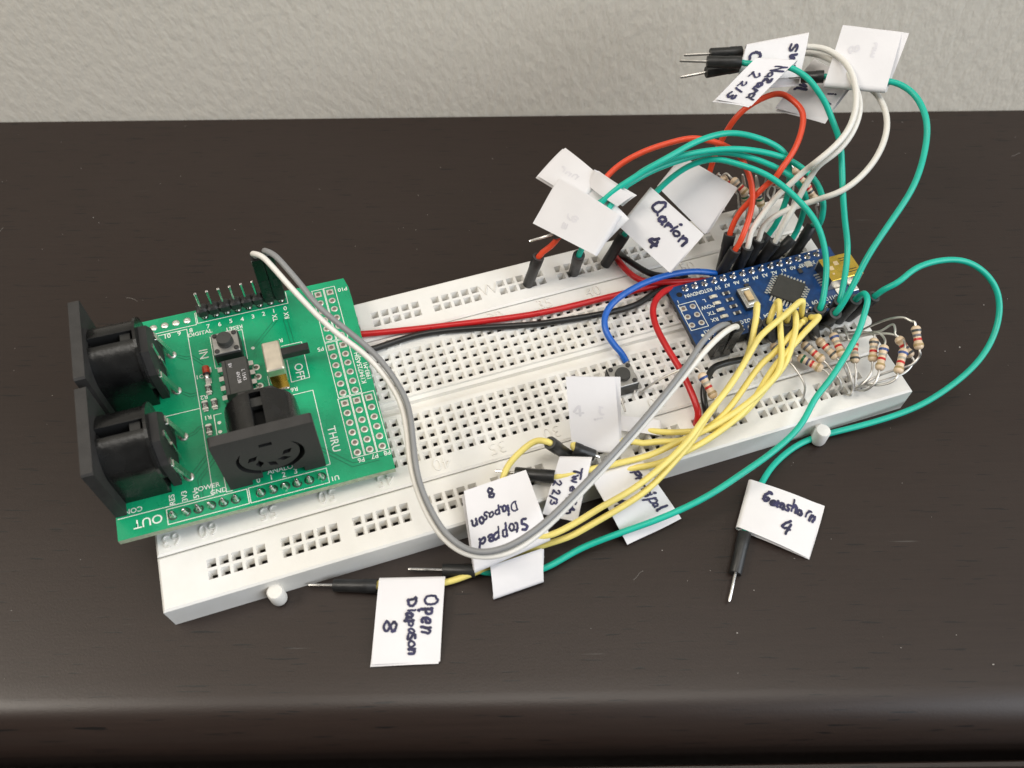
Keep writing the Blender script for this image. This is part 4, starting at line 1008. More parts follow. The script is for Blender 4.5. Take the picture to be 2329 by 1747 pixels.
# upright header at the far edge
for i in range(8):
    mb = MB()
    x = 40.64 + 2.54 * i
    mb.box(x - 1.25, x + 1.25, 49.55, 52.05, 1.3, 3.8, ch=0.42)
    o = spart(mb, 'header_block', 'black_satin')
    if i < 6:
        mb = MB()
        mb.box(x - 0.3, x + 0.3, 50.5, 51.1, 3.7, 9.0, ch=0.12)
        spart(mb, 'header_pin', 'steel', o)


# DIN sockets -------------------------------------------------------------
def din(name, fn, label, face_detail):
    root = MB()
    g = lambda x, y, z: fn(x, z, y)           # prism outline in (w, h), extruded along depth
    out = [(-10, 0.05), (-5.4, 0.05), (-5.4, 2.0), (-2.9, 2.0), (-2.9, 4.4), (3.6, 4.4), (3.6, 2.0), (5.6, 2.0), (5.6, 0.05), (10, 0.05), (10, 18.9), (9.6, 19.3), (-9.6, 19.3), (-10, 18.9)]
    root.prism(out, 0.0, 2.2, 0, g)
    fl = root.mesh('flange', ['black_matt', 'black_void'])
    flo = bpy.data.objects.new('flange', fl)
    COL.objects.link(flo)
    fix_normals(flo)
    if face_detail:
        cut = MB()
        R1, R2 = 5.95, 7.15
        a0, a1 = math.radians(150), math.radians(398)
        K = 40
        arc = []
        for i in range(K + 1):
            t = i / K
            a = a0 + (a1 - a0) * t
            w_ = (R2 - R1) * min(1, 4 * t, 4 * (1 - t)) ** 0.7
            arc.append((R1 + w_, a))
        oc = [(r * math.cos(a), 10.4 + r * math.sin(a)) for r, a in arc]
        ic = [(R1 * math.cos(a), 10.4 + R1 * math.sin(a)) for r, a in reversed(arc[1:-1])]
        cut.prism(oc + ic, -0.5, 2.6, 1, g)
        for a in (180, 225, 270, 315, 360):
            cx, cy = 3.45 * math.cos(math.radians(a)), 10.4 + 3.45 * math.sin(math.radians(a))
            star = []
            for i in range(12):
                r = (1.5 if i % 6 == 0 else 0.78)
                b_ = 2 * math.pi * i / 12 + math.radians(a + 40)
                star.append((cx + r * math.cos(b_), cy + r * math.sin(b_)))
            cut.prism(star, -0.5, 2.6, 1, g)
        cut.prism([(-1.3, 14.45), (1.25, 14.45), (1.25, 15.6), (-1.3, 15.6)], -0.5, 2.6, 1, g)
        co = bpy.data.objects.new('cutter', cut.mesh('cutter', ['black_matt', 'black_void']))
        COL.objects.link(co)
        fix_normals(co)
        md = flo.modifiers.new('cut', 'BOOLEAN')
        md.object = co
        md.operation = 'DIFFERENCE'
        md.solver = 'EXACT'
        md.use_self = True
        bpy.context.view_layer.update()
        dg = bpy.context.evaluated_depsgraph_get()
        me = bpy.data.meshes.new_from_object(flo.evaluated_get(dg))
        flo.modifiers.clear()
        flo.data = me
        bpy.data.objects.remove(co)
    jack = thing(name, None, None)
    jack.parent = shield
    jack['label'] = label
    flo.parent = jack
    # barrel with a slot along its crest
    R_, hc = 7.35, 9.6
    pl = [(-R_, 0.05), (R_, 0.05)]
    for i in range(0, 9):
        a = math.radians(80 * i / 8)
        pl.append((R_ * math.cos(a), hc + R_ * math.sin(a)))
    pl += [(1.15, hc + R_ - 0.15), (1.15, hc + 3.6), (-1.15, hc + 3.6), (-1.15, hc + R_ - 0.15)]
    for i in range(8, -1, -1):
        a = math.radians(180 - 80 * i / 8)
        pl.append((R_ * math.cos(a), hc + R_ * math.sin(a)))
    mb = MB()
    mb.prism(pl, 2.2, 11.4, 0, g)
    for i in range(3, 13):
        mb.s[i] = True
    for i in range(17, 26):
        mb.s[i] = True
    mb.m[0] = 1                                           # front cap painted black for the shade of a deeper cavity
    for i in range(12, 17):
        mb.m[i] = 1  # crest slot coloured black in place of the shade inside it
    for i in range(11, 18):
        mb.m[i] = 1 if 12 <= i <= 16 else mb.m[i]
    fix_normals(mb.build('barrel', ['black_gloss', 'black_void'], jack))
    mb = MB()
    mb.prism([(-1.14, hc + 5.0), (1.14, hc + 5.0), (1.14, hc + 6.4), (-1.14, hc + 6.4)], 8.6, 10.6, 0, g)
    fix_normals(mb.build('slot_bridge', 'black_satin', jack))
    mb = MB()
    RD = 7.3 if name == 'din_socket' and 'THRU' in label else 7.9
    disc = [(RD * math.cos(2 * math.pi * i / 28), hc + RD * math.sin(2 * math.pi * i / 28)) for i in range(28)]
    disc = [(x, max(0.05, y)) for x, y in disc]
    mb.prism(disc, 11.42, 12.0, 0, g)
    fix_normals(mb.build('rear_disc', 'black_gloss', jack))
    mb = MB()
    mb.prism([(-6.2, 0.05), (6.2, 0.05), (6.2, 9.5), (3.4, 14.5), (-3.4, 14.5), (-6.2, 9.5)], 12.0, 13.6, 0, g)
    fix_normals(mb.build('rear_block', 'black_matt', jack))
    for w_ in (-5.0, 0.0, 5.0):
        mb = MB()
        mb.prism([(w_ - 0.7, 4.5 if w_ else 7.0), (w_ + 0.7, 4.5 if w_ else 7.0), (w_ + 0.7, 8.8 if w_ else 11.5), (w_ - 0.7, 8.8 if w_ else 11.5)], 13.62, 13.95, 0, g)
        mb.prism([(w_ - 0.35, 0.1), (w_ + 0.35, 0.1), (w_ + 0.35, 4.5 if w_ else 7.0), (w_ - 0.35, 4.5 if w_ else 7.0)], 13.65, 14.2, 0, g)
        if w_:
            mb.prism([(13.62, 7.2), (13.62, 7.8), (14.1, 7.6), (15.7, 0.35), (15.2, 0.3)], w_ - 0.75, w_ + 0.75, 0, lambda d_, h_, ww: fn(ww, d_, h_))
        fix_normals(mb.build('contact', 'steel', jack))
    return jack


for nm, cy, lab in (('IN', 37.15, 'black DIN socket beside the IN print'), ('OUT', 15.25, 'black DIN socket beside the OUT print')):
    din('din_socket', (lambda cy: lambda w, d, h: (16.95 + d, cy - w, h))(cy), lab, True)
    for dy in (-4.95, 4.95):
        link('solder_joint', BLOB, shield, (32.2, cy + dy, 0.0)).scale = (1.2, 1.2, 1.3)
din('din_socket', lambda w, d, h: (49.95 + w, 4.85 + d, h), 'black DIN socket facing forward beside the THRU print', True)


def tact(parent, cx, cy, z, lab, tall=1.95, base=4.3):
    t = thing('push_button', None, None)
    t.parent = parent
    t.location = Vector((cx, cy, z)) * MM
    t['label'] = lab
    mb = MB()
    mb.box(-3, 3, -3, 3, 0.3, base, ch=0.25)
    mb.build('housing', 'black_satin', t)
    mb = MB()
    mb.box(-2.85, 2.85, -2.85, 2.85, base, base + 0.32, ch=0.12)
    mb.build('cover_plate', 'steel_plate', t)
    for sx in (-1, 1):
        for sy in (-1, 1):
            mb = MB()
            mb.lathe([(0.55, 0), (0.55, 0.2), (0.42, 0.32), (0, 0.34)], (sx * 2.1, sy * 2.1, base + 0.3), n=14, caps=(False, False))
            mb.build('rivet', 'black_matt', t)
    mb = MB()
    mb.lathe([(1.78, 0), (1.78, tall * 0.28), (1.68, tall * 0.3), (1.68, tall - 0.2), (1.58, tall - 0.05), (1.0, tall), (0.0, tall)], (0, 0, base + 0.25), n=26, caps=(False, False))
    mb.build('plunger', 'chip', t)
    for sx in (-1, 1):
        for sy in (-1, 1):
            mb = MB()
            mb.box(sx * 2.25 - 0.35, sx * 2.25 + 0.35, sy * 3.0 - 0.12, sy * 3.0 + 0.12, -1.0, 1.6)
            mb.build('leg', 'steel', t)
    return t


tact(shield, 44.75, 39.0, 0.0, 'square push button with silver plate on the green board')
# optocoupler
ic = thing('chip', None, None)
ic.parent = shield
ic['label'] = 'eight pin black chip marked L1543'
mb = MB()
mb.prism([(42.7, 25.2), (48.6, 25.2), (48.6, 34.5), (42.7, 34.5)], 1.0, 1.3)
body = [[(42.75, 25.2, 2.4), (48.55, 25.2, 2.4), (48.55, 34.6, 2.4), (42.75, 34.6, 2.4)], [(43.05, 25.4, 4.1), (48.3, 25.4, 4.1), (48.3, 34.4, 4.1), (43.05, 34.4, 4.1)], [(43.05, 25.4, 0.8), (48.3, 25.4, 0.8), (48.3, 34.4, 0.8), (43.05, 34.4, 0.8)]]
mb = MB()
v = body[2] + body[0] + body[1]
mb.add(v, [(3, 2, 1, 0), (8, 9, 10, 11)] + [(k + i, k + (i + 1) % 4, k + 4 + (i + 1) % 4, k + 4 + i) for k in (0, 4) for i in range(4)])
mb.build('chip_body', 'chip', ic)
mb = MB()
mb.box(43.75, 43.9, 25.5, 34.3, 4.105, 4.14)
mb.build('index_groove', 'black_void', ic)
for i in range(4):
    y = 33.4 - 2.5 * i
    for sx, x in ((-1, 42.75), (1, 48.55)):
        mb = MB()
        xo = x + sx * 0.75
        mb.box(min(x, xo), max(x, xo), y - 0.6, y + 0.6, 2.3, 2.55)
        mb.box(min(xo, xo + sx * 0.25), max(xo, xo + sx * 0.25), y - 0.55, y + 0.55, 0.9, 2.5)
        mb.box(min(xo, xo + sx * 0.25), max(xo, xo + sx * 0.25), y - 0.25, y + 0.25, -0.1, 0.9)
        mb.build('leg', 'steel', ic)
text('chip_marking', 'L 1543', (47.3, 29.6, 4.16), 0.75, -math.pi / 2, 'ghost', ic)
text('chip_marking', '6N138', (46.1, 29.2, 4.16), 0.75, -math.pi / 2, 'ghost', ic)
text('chip_marking', 'BV', (44.7, 32.8, 4.16), 0.7, -math.pi / 2, 'ghost', ic)
for y in (33.6, 31.0, 28.5):
    link('solder_pad', PAD, shield, (49.75, y, 0.0))
# slide switch
sw = thing('slide_switch', None, None)
sw.parent = shield
sw['label'] = 'metal slide switch beside the OFF print'
mb = MB()
mb.box(52.3, 56.15, 27.7, 35.5, 0.4, 6.0, ch=0.25)
mb.build('shell', 'satin', sw)
mb = MB()
mb.add([(52.5, 27.69, 0.1), (56.1, 27.69, 0.1), (56.1, 27.69, 3.6), (52.5, 27.69, 3.6), (52.6, 26.9, 0.1), (56.0, 26.9, 0.1), (56.0, 26.9, 2.2), (52.6, 26.9, 2.2), (52.7, 25.9, 0.1), (56.0, 25.9, 0.1), (56.0, 25.9, 0.9), (52.7, 25.9, 0.9)],
       [(4, 7, 3, 0), (5, 1, 2, 6), (7, 6, 2, 3), (8, 11, 7, 4), (9, 5, 6, 10), (11, 10, 6, 7), (8, 9, 10, 11), (0, 1, 9, 8)])
mb.build('mounting_tab', 'gold', sw)
fix_normals(sw.children[-1])
mb = MB()
mb.box(52.35, 56.0, 25.6, 26.3, 0.05, 1.0, ch=0.3)
mb.build('solder_fillet', 'solder', sw)
mb = MB()
mb.box(56.0, 62.2, 31.6, 33.5, 3.4, 5.4, ch=0.15)
mb.build('lever', 'black_satin', sw)
# diode and chip resistors
dd = thing('diode', None, None)
dd.parent = shield
mb = MB()
mb.lathe([(0.5, 0), (0.8, 0.12), (0.85, 0.6), (0.85, 2.0)], (39.05, 36.3, 0.85), (0, -1, 0), n=16)
mb.build('glass_body', 'glass_red', dd)
mb = MB()
mb.lathe([(0.76, 0), (0.76, 0.7)], (39.05, 34.3, 0.85), (0, -1, 0), n=16)
mb.build('cathode_band', 'black_satin', dd)
mb = MB()
mb.lathe([(0.76, 0), (0.74, 0.5), (0.6, 0.8)], (39.05, 33.6, 0.85), (0, -1, 0), n=16)
mb.build('end_cap', 'steel', dd)
mb = MB()
mb.box(38.5, 39.8, 32.0, 33.5, 0.02, 0.3)
mb.box(38.9, 40.1, 34.9, 36.3, 0.02, 0.3)
mb.build('solder_fillet', 'tin', dd)
for x, y in ((38.9, 30.6), (37.6, 26.55), (39.6, 26.5), (37.6, 20.4)):
    rr = thing('chip_resistor', None, None)
    rr.parent = shield
    mb = MB()
    mb.box(x - 0.62, x + 0.62, y - 0.65, y + 0.65, 0.1, 0.62)
    mb.build('resistor_body', 'brown', rr)
    text('chip_marking', '271', (x, y, 0.635), 0.6, math.pi / 2, 'silk', rr)
    for s_ in (-1, 1):
        mb = MB()
        mb.box(x - 0.66, x + 0.66, min(y + s_ * 0.6, y + s_ * 1.15), max(y + s_ * 0.6, y + s_ * 1.15), 0.03, 0.66, ch=0.1)
        mb.box(x - 0.5, x + 0.5, min(y + s_ * 1.1, y + s_ * 1.5), max(y + s_ * 1.1, y + s_ * 1.5), 0.03, 0.3, ch=0.1)
        mb.build('terminal', 'tin', rr)

# ------------------------------------------------------------------ blue controller board
NO = Vector((66.05, 1.27, 11.7))
nano = thing('controller_board', 'small blue microcontroller board plugged into the right end of the breadboard', 'circuit board', NO)


def npart(mb, name, m, parent=nano):
    mb.v = [p - NO for p in mb.v]
    return mb.build(name, m, parent)


NZ = NO.z
mb = MB()
mb.prism([(44.0, -7.75), (88.1, -7.75), (88.1, 10.25), (44.0, 10.25)], NZ - 1.6, NZ)
for i in range(2, len(mb.m)):
    mb.m[i] = 1
npart(mb, 'circuit_board', ['pcb_blue', 'pcb_blue_edge'])
for y in (-6.35, 8.89):
    for k in range(50, 65):
        x = (k - 31) * PITCH
        mb = MB()
        mb.box(x - 1.26, x + 1.26, y - 1.25, y + 1.25, H + 0.05, NZ - 1.62, ch=0.3)
        npart(mb, 'header_block', 'black_satin')
        mb = MB()
        mb.lathe([(0.85, 0.0), (0.75, 0.1), (0.5, 0.35), (0.36, 0.7), (0.30, 1.35), (0.16, 1.45), (0.0, 1.46)], (x, y, NZ), n=10, caps=(False, False))
        npart(mb, 'header_pin', 'solder')
for s_, k in (('VIN', 50), ('GND', 51), ('RST', 52), ('5V', 53), ('A7', 54), ('A6', 55), ('A5', 56), ('A4', 57), ('A3', 58), ('A2', 59), ('A1', 60), ('A0', 61), ('REF', 62), ('3V3', 63)):
    text('printed_lettering', s_, Vector(((k - 31) * PITCH, 6.75, NZ + 0.03)) - NO, 1.0, math.pi, 'silk', nano, bold=0.02, sx=0.92)
for s_, k in (('TX1', 50), ('RX0', 51), ('RST', 52), ('GND', 53), ('D2', 54), ('D3', 55), ('D4', 56), ('D5', 57), ('D6', 58), ('D7', 59), ('D8', 60), ('D9', 61), ('D10', 62), ('D11', 63)):
    text('printed_lettering', s_, Vector(((k - 31) * PITCH, -4.45, NZ + 0.03)) - NO, 1.0, math.pi, 'silk', nano, bold=0.02, sx=0.92)
for s_, y in (('L', 4.1), ('POW', 2.2), ('TX', 0.2), ('RX', -1.8)):
    text('printed_lettering', s_, Vector((51.2, y, NZ + 0.03)) - NO, 1.0, math.pi, 'silk', nano, bold=0.02)


def nstrip(pts, w=0.17, m='silk', cl=False, z=0.03, name='printed_outline'):
    return strip(name, [(x - NO.x, y - NO.y) for x, y in pts], w, z, m, nano, cl)


nstrip([(44.6, 4.75), (49.0, 4.75), (49.0, -3.1), (44.6, -3.1)], cl=True)
text('printed_lettering', '1', Vector((45.0, 5.7, NZ + 0.03)) - NO, 0.9, math.pi, 'silk', nano)
for i in range(3):
    for j in range(2):
        link('solder_pad', PADSQ if (i, j) == (0, 0) else PAD, nano, Vector((45.4 + 2.45 * j, 3.4 - 2.54 * i, NZ)) - NO).scale = (0.92, 0.92, 1)
mb = MB()
mb.lathe([(0.75, 0), (0.7, 0.02)], (46.2, 7.6, NZ + 0.005), n=20)
npart(mb, 'mounting_hole', 'black_void')
mb = MB()
mb.lathe([(0.42, 0), (0.42, 0.03)], (46.6, -5.2, NZ), n=16)
npart(mb, 'printed_dot', 'silk')
for y in (4.4, 2.35, 0.25, -1.8):
    for x, wid, m_ in ((53.6, 0.55, 'lens'), (57.0, 0.5, 'brown')):
        part_ = MB()
        part_.box(x - wid, x + wid, y - 0.42, y + 0.42, NZ + 0.02, NZ + 0.55, ch=0.08)
        o = npart(part_, 'led' if m_ == 'lens' else 'chip_resistor', m_)
        for s_ in (-1, 1):
            mb = MB()
            mb.box(min(x + s_ * wid, x + s_ * (wid + 0.45)), max(x + s_ * wid, x + s_ * (wid + 0.45)), y - 0.46, y + 0.46, NZ + 0.02, NZ + 0.5, ch=0.1)
            npart(mb, 'terminal', 'tin', o)
# quad flat chip, turned on its corner
q = thing('chip', None, None)
q.parent = nano
q.location = (Vector((71.45, 0.55, NZ)) - NO) * MM
q.rotation_euler = (0, 0, math.radians(45))
q['label'] = 'square grey-black chip turned on its corner'
mb = MB()
mb.box(-3.45, 3.45, -3.45, 3.45, 0.12, 1.1, ch=0.16)
mb.build('chip_body', 'chip', q)
for side in range(4):
    for i in range(8):
        t = -2.8 + 0.8 * i
        mb = MB()
        rz = Matrix.Rotation(math.pi / 2 * side, 4, 'Z')
        mb.box(3.45, 4.0, t - 0.2, t + 0.2, 0.45, 0.65, mtx=rz)
        mb.box(3.9, 4.05, t - 0.2, t + 0.2, 0.08, 0.6, mtx=rz)
        mb.box(4.0, 4.75, t - 0.22, t + 0.22, 0.04, 0.16, mtx=rz)
        mb.build('leg', 'tin', q)
# reset button
q = thing('push_button', None, None)
q.parent = nano
q.location = (Vector((61.0, 0.9, NZ)) - NO) * MM
mb = MB()
mb.box(-1.75, 1.75, -2.9, 2.9, 0.1, 1.3, ch=0.1)
mb.build('housing', 'black_satin', q)
mb = MB()
mb.box(-1.8, 1.8, -2.95, 2.95, 1.3, 1.62, ch=0.1)
mb.box(-1.25, 1.25, -2.2, 2.2, 1.62, 1.85, ch=0.2)
mb.build('cover_plate', 'steel', q)
mb = MB()
mb.box(-0.75, 0.75, -1.45, 1.45, 1.8, 2.35, ch=0.15)
mb.build('plunger', 'button_gold', q)
# small parts by the chip
for x, y, w_, h_, m_ in ((66.0, -3.4, 0.55, 0.8, 'brown'), (68.1, -5.0, 0.4, 0.6, 'tin'), (80.2, 6.4, 0.8, 0.9, 'tin'), (77.3, 5.2, 0.5, 0.7, 'brown'), (62.8, 5.2, 0.6, 0.35, 'brown')):
    mb = MB()
    mb.box(x - w_, x + w_, y - h_, y + h_, NZ + 0.02, NZ + 0.5, ch=0.1)
    npart(mb, 'chip_capacitor', m_)
# usb socket
u = thing('usb_socket', None, None)
u.parent = nano
u['label'] = 'gold plated mini usb socket at the right end'
mb = MB()
UX0, UX1, UY0, UY1, UZ = 80.9, 89.3, -2.3, 4.7, NZ + 3.7
mb.box(UX0, UX1, UY0, UY1, UZ - 0.28, UZ, ch=0.1)
npart(mb, 'top_shell', 'gold', u)
for y0, y1 in ((UY0, UY0 + 0.28), (UY1 - 0.28, UY1)):
    mb = MB()
    mb.box(UX0, UX1, y0, y1, NZ + 0.1, UZ - 0.25)
    npart(mb, 'side_shell', 'satin', u)
mb = MB()
mb.box(UX0 + 0.1, UX0 + 0.5, UY0 + 0.3, UY1 - 0.3, NZ + 0.1, UZ - 0.3)
npart(mb, 'rear_wall', 'black_satin', u)
mb = MB()
mb.box(UX0 + 0.5, UX1 - 1.0, UY0 + 1.2, UY1 - 1.2, NZ + 1.4, NZ + 2.4)
npart(mb, 'tongue', 'black_satin', u)
for x, y, w_, h_ in ((82.6, 1.3, 0.55, 0.6), (84.4, 2.4, 0.6, 0.6), (82.3, -0.4, 0.25, 0.25)):
    mb = MB()
    mb.box(x - w_, x + w_, y - h_, y + h_, UZ + 0.004, UZ + 0.03)
    npart(mb, 'window', 'button_gold', u)
for x0, y, ln in ((85.6, 3.4, 2.6), (85.6, 2.7, 2.6), (86.0, -0.3, 2.4), (86.0, -1.0, 2.4)):
    mb = MB()
    mb.box(x0, x0 + ln, y - 0.1, y + 0.1, UZ + 0.004, UZ + 0.025)
    npart(mb, 'spring_slit', 'black_satin', u)
for i in range(5):
    mb = MB()
    y = 2.8 - 0.8 * i
    mb.box(UX0 - 1.1, UX0 + 0.1, y - 0.2, y + 0.2, NZ + 0.03, NZ + 0.35)
    npart(mb, 'leg', 'tin', u)
for x, y in ((83.5, -3.4), (87.3, -3.4), (83.5, 5.6)):
    mb = MB()
    mb.box(x - 0.9, x + 0.9, y - 1.0, y + 1.0, NZ + 0.02, NZ + 0.3, ch=0.1)
    npart(mb, 'mounting_tab', 'tin', u)

# ------------------------------------------------------------------ push button on the breadboard
tb = tact(None, 24.4, -10.1, H, 'black push button with silver plate standing alone in the breadboard beside the blue wire', 1.1, 4.0)
tb['category'] = 'button'

# ------------------------------------------------------------------ handwriting: pen strokes per letter (x, y), advance
GL = {
    'O': ([[(.5, 1), (.1, .75), (.05, .3), (.3, 0), (.65, .1), (.8, .5), (.65, .9), (.45, 1)]], .95),
    'p': ([[(.1, .6), (.12, .1), (.1, -.4)], [(.1, .45), (.35, .62), (.58, .45), (.5, .1), (.15, .05)]], .72),
    'e': ([[(.08, .3), (.5, .36), (.45, .58), (.2, .6), (.05, .3), (.2, .02), (.52, .1)]], .66),
    'n': ([[(.08, .6), (.1, 0)], [(.1, .35), (.3, .6), (.48, .5), (.52, 0)]], .68),
    'D': ([[(.12, 1), (.15, 0)], [(.02, .95), (.5, .95), (.8, .55), (.6, .1), (.1, 0)]], .95),
    'i': ([[(.1, .6), (.13, 0)], [(.1, .85), (.12, .9)]], .34),
    'a': ([[(.5, .5), (.25, .6), (.05, .3), (.2, .02), (.45, .15), (.5, .55), (.52, .1), (.62, .0)]], .74),
    's': ([[(.45, .55), (.15, .55), (.12, .38), (.42, .22), (.38, .03), (.05, .05)]], .6),
    'o': ([[(.3, .6), (.05, .4), (.1, .05), (.4, .02), (.55, .3), (.4, .6), (.25, .58)]], .68),
    '8': ([[(.55, .85), (.3, 1), (.1, .8), (.3, .55), (.55, .25), (.35, 0), (.08, .2), (.3, .5), (.58, .75), (.5, .92)]], .8),
    'S': ([[(.6, .85), (.35, 1), (.1, .8), (.3, .55), (.55, .3), (.4, .02), (.05, .1)]], .78),
    't': ([[(.2, .9), (.2, .15), (.38, .02)], [(.02, .62), (.42, .64)]], .5),
    'd': ([[(.5, .5), (.2, .58), (.05, .3), (.2, .02), (.48, .15)], [(.55, 1), (.52, .1), (.6, 0)]], .76),
    'T': ([[(.35, 1), (.36, 0)], [(.0, .95), (.75, 1)]], .8),
    'w': ([[(.05, .6), (.18, .02), (.36, .5), (.5, .02), (.7, .6)]], .84),
    'l': ([[(.12, 1), (.12, .1), (.22, 0)]], .36),
    'f': ([[(.45, .95), (.25, .95), (.2, .5), (.18, 0)], [(.02, .55), (.4, .57)]], .5),
    'h': ([[(.1, 1), (.1, 0)], [(.1, .35), (.32, .6), (.48, .45), (.5, 0)]], .66),
    '2': ([[(.08, .75), (.3, 1), (.55, .8), (.35, .4), (.05, .05), (.3, .1), (.62, .02)]], .78),
    '/': ([[(.45, 1), (.05, 0)]], .48),
    '3': ([[(.1, .9), (.4, 1), (.5, .75), (.25, .55), (.55, .35), (.4, .02), (.05, .1)]], .7),
    'P': ([[(.12, 1), (.12, 0)], [(.02, .95), (.5, 1), (.62, .75), (.45, .5), (.12, .5)]], .76),
    'r': ([[(.1, .6), (.12, 0)], [(.12, .35), (.28, .58), (.45, .55)]], .5),
    'c': ([[(.48, .52), (.25, .6), (.05, .3), (.22, .02), (.5, .1)]], .6),
    '4': ([[(.4, 1), (.05, .35), (.65, .38)], [(.52, .75), (.48, -.05)]], .8),
    'G': ([[(.6, .85), (.35, 1), (.08, .6), (.15, .1), (.5, .02), (.62, .35), (.4, .4)]], .82),
    'm': ([[(.06, .6), (.08, 0)], [(.08, .4), (.22, .58), (.32, .45), (.33, .05)], [(.33, .4), (.5, .58), (.6, .45), (.62, 0)]], .8),
    'N': ([[(.1, 0), (.1, 1)], [(.1, .95), (.6, .05)], [(.62, 0), (.62, 1)]], .85),
    'z': ([[(.05, .58), (.48, .6), (.08, .02), (.52, .05)]], .64),
    'C': ([[(.62, .85), (.38, 1), (.08, .6), (.18, .08), (.6, .1)]], .76),
    'A': ([[(.02, 0), (.35, 1), (.68, 0)], [(.15, .4), (.55, .4)]], .8),
    'F': ([[(.1, 1), (.1, 0)], [(.05, 1), (.6, .98)], [(.1, .5), (.45, .5)]], .7),
    'u': ([[(.06, .6), (.1, .1), (.35, .05), (.5, .6), (.52, 0)]], .68),
    ' ': ([], .42),
}


def leaf_fn(c, curl, n_out):
    A, B, C, D = [Vector(p) for p in c]

    def f(u, v, off=0.0):
        p = A * (1 - u) * (1 - v) + B * u * (1 - v) + C * u * v + D * (1 - u) * v
        bend = curl * (math.sin(math.pi * v) * 0.55 + 0.25 * math.sin(2.2 * u + 1.0) * v - 0.35 * v * v * (u - 0.3))
        return p + n_out * (bend + off)
    return f


def paper_tag(t, org, tag, key):
    c = [Vector(p) for p in tag['c']]
    A, B, C, D = c
    mid = (A + B + C + D) / 4
    nrm = ((B - A).cross(D - A) + (C - D).cross(C - B)).normalized()
    if nrm.dot(CAM - mid) < 0:
        nrm = -nrm
    f = leaf_fn(c, tag['curl'] * 0.85, nrm)
    sx, sy = tag['shift']
    ue = (B - A).normalized()
    ve = (D - A).normalized()
    gap = tag['gap']
    nu, nv = 10, 12
    rows_ = []
    for j in range(nv, -1, -1):                       # front leaf, free edge to fold
        rows_.append([f(i / nu, j / nv) for i in range(nu + 1)])
    for a in range(1, 6):                             # the fold, round the wire
        th = math.pi * a / 6
        rows_.append([f(i / nu, 0) - ve * 0.85 * math.sin(th) - nrm * (0.85 * (1 - math.cos(th))) for i in range(nu + 1)])
    for j in range(0, nv + 1):                        # back leaf, a little askew
        v = j / nv
        rows_.append([f(i / nu, v) - nrm * (0.5 * math.sin(2.6 * v + i * 0.25) * v + 1.7 * (1 - v) + gap * 0.55 * v + 0.12) + ue * sx * (0.3 + 0.7 * v) + ve * sy * v for i in range(nu + 1)])
    vs = [p - org for r in rows_ for p in r]
    W_ = nu + 1
    fs = [(k * W_ + i, k * W_ + i + 1, (k + 1) * W_ + i + 1, (k + 1) * W_ + i) for k in range(len(rows_) - 1) for i in range(nu)]
    mb = MB()
    mb.add(vs, fs, 0, True)
    me = mb.mesh('paper_tag', 'paper')
    bm = bmesh.new()
    bm.from_mesh(me)
    bmesh.ops.solidify(bm, geom=bm.faces[:], thickness=0.11 * MM)
    bmesh.ops.recalc_face_normals(bm, faces=bm.faces)
    for fc in bm.faces:
        fc.smooth = True
    for e in bm.edges:
        if len(e.link_faces) == 2 and e.calc_face_angle() > 0.9:
            e.smooth = False
    bm.to_mesh(me)
    bm.free()
    tg = link('paper_tag', me, t)
    wu, wv = ((B - A).length + (C - D).length) / 2, ((D - A).length + (C - B).length) / 2
    rr = random.Random(key)
    flip = ((B - A).cross(D - A)).dot(nrm) < 0
    for s_, u0, v0, u1, v1, size_mm in tag['lines']:
        run = Vector(((u1 - u0) * wu, (v1 - v0) * wv))
        d = run.normalized()
        up = (d.y, -d.x) if flip != (key in GHOST) else (-d.y, d.x)
        total = sum(GL[ch_][1] for ch_ in s_)
        xs_ = run.length / total
        mb = MB()
        x = 0.0
        ghost = key in GHOST
        for chh in s_:
            strokes, adv = GL[chh]
            jit = rr.uniform(-0.15, 0.15)
            hs, slant, squash = rr.uniform(0.72, 1.22), rr.uniform(-0.18, 0.32), rr.uniform(0.8, 1.15)
            for st in strokes:
                sp = spline([(a, b + jit, 0) for a, b in st], 5) if len(st) > 2 else [Vector((st[0][0], st[0][1] + jit, 0)).lerp(Vector((st[1][0], st[1][1] + jit, 0)), k / 5) for k in range(6)]
                pts = []
                for p in sp:
                    lx, ly = (x + p.x * squash + p.y * slant) * xs_ + rr.uniform(-.035, .035) * size_mm, p.y * hs * size_mm + rr.uniform(-.035, .035) * size_mm
                    # text runs along d, letters stand towards +90 degrees from it as the writer saw them
                    ux, uy = d.x * lx, d.y * lx
                    pts.append((u0 + (ux + up[0] * ly) / wu, v0 + (uy + up[1] * ly) / wv))
                wd = max(0.22, size_mm * 0.115) * rr.uniform(0.72, 1.25)
                L_, R_ = [], []
                for i, (a, b) in enumerate(pts):
                    i0, i1 = max(0, i - 1), min(len(pts) - 1, i + 1)
                    tx, ty = (pts[i1][0] - pts[i0][0]) * wu, (pts[i1][1] - pts[i0][1]) * wv
                    ln = max(1e-6, math.hypot(tx, ty))
                    nx, ny = -ty / ln * wd, tx / ln * wd
                    L_.append(f(a + nx / wu, b + ny / wv, 0.16) - org)
                    R_.append(f(a - nx / wu, b - ny / wv, 0.16) - org)
                n = len(pts)
                mb.add(L_ + R_, [(i, i + 1, n + i + 1, n + i) for i in range(n - 1)])
                for a, b in (pts[0], pts[-1]):               # round pen ends
                    ring = [f(a + math.cos(2 * math.pi * i / 10) * wd / wu, b + math.sin(2 * math.pi * i / 10) * wd / wv, 0.155) - org for i in range(10)]
                    mb.add(ring, [tuple(range(10))])
            x += adv
        mb.build('handwriting', 'ghost' if ghost else 'ink', tg)


GHOST = {'gtop', 'yblank', 'g2', 'g3', 'r1'}


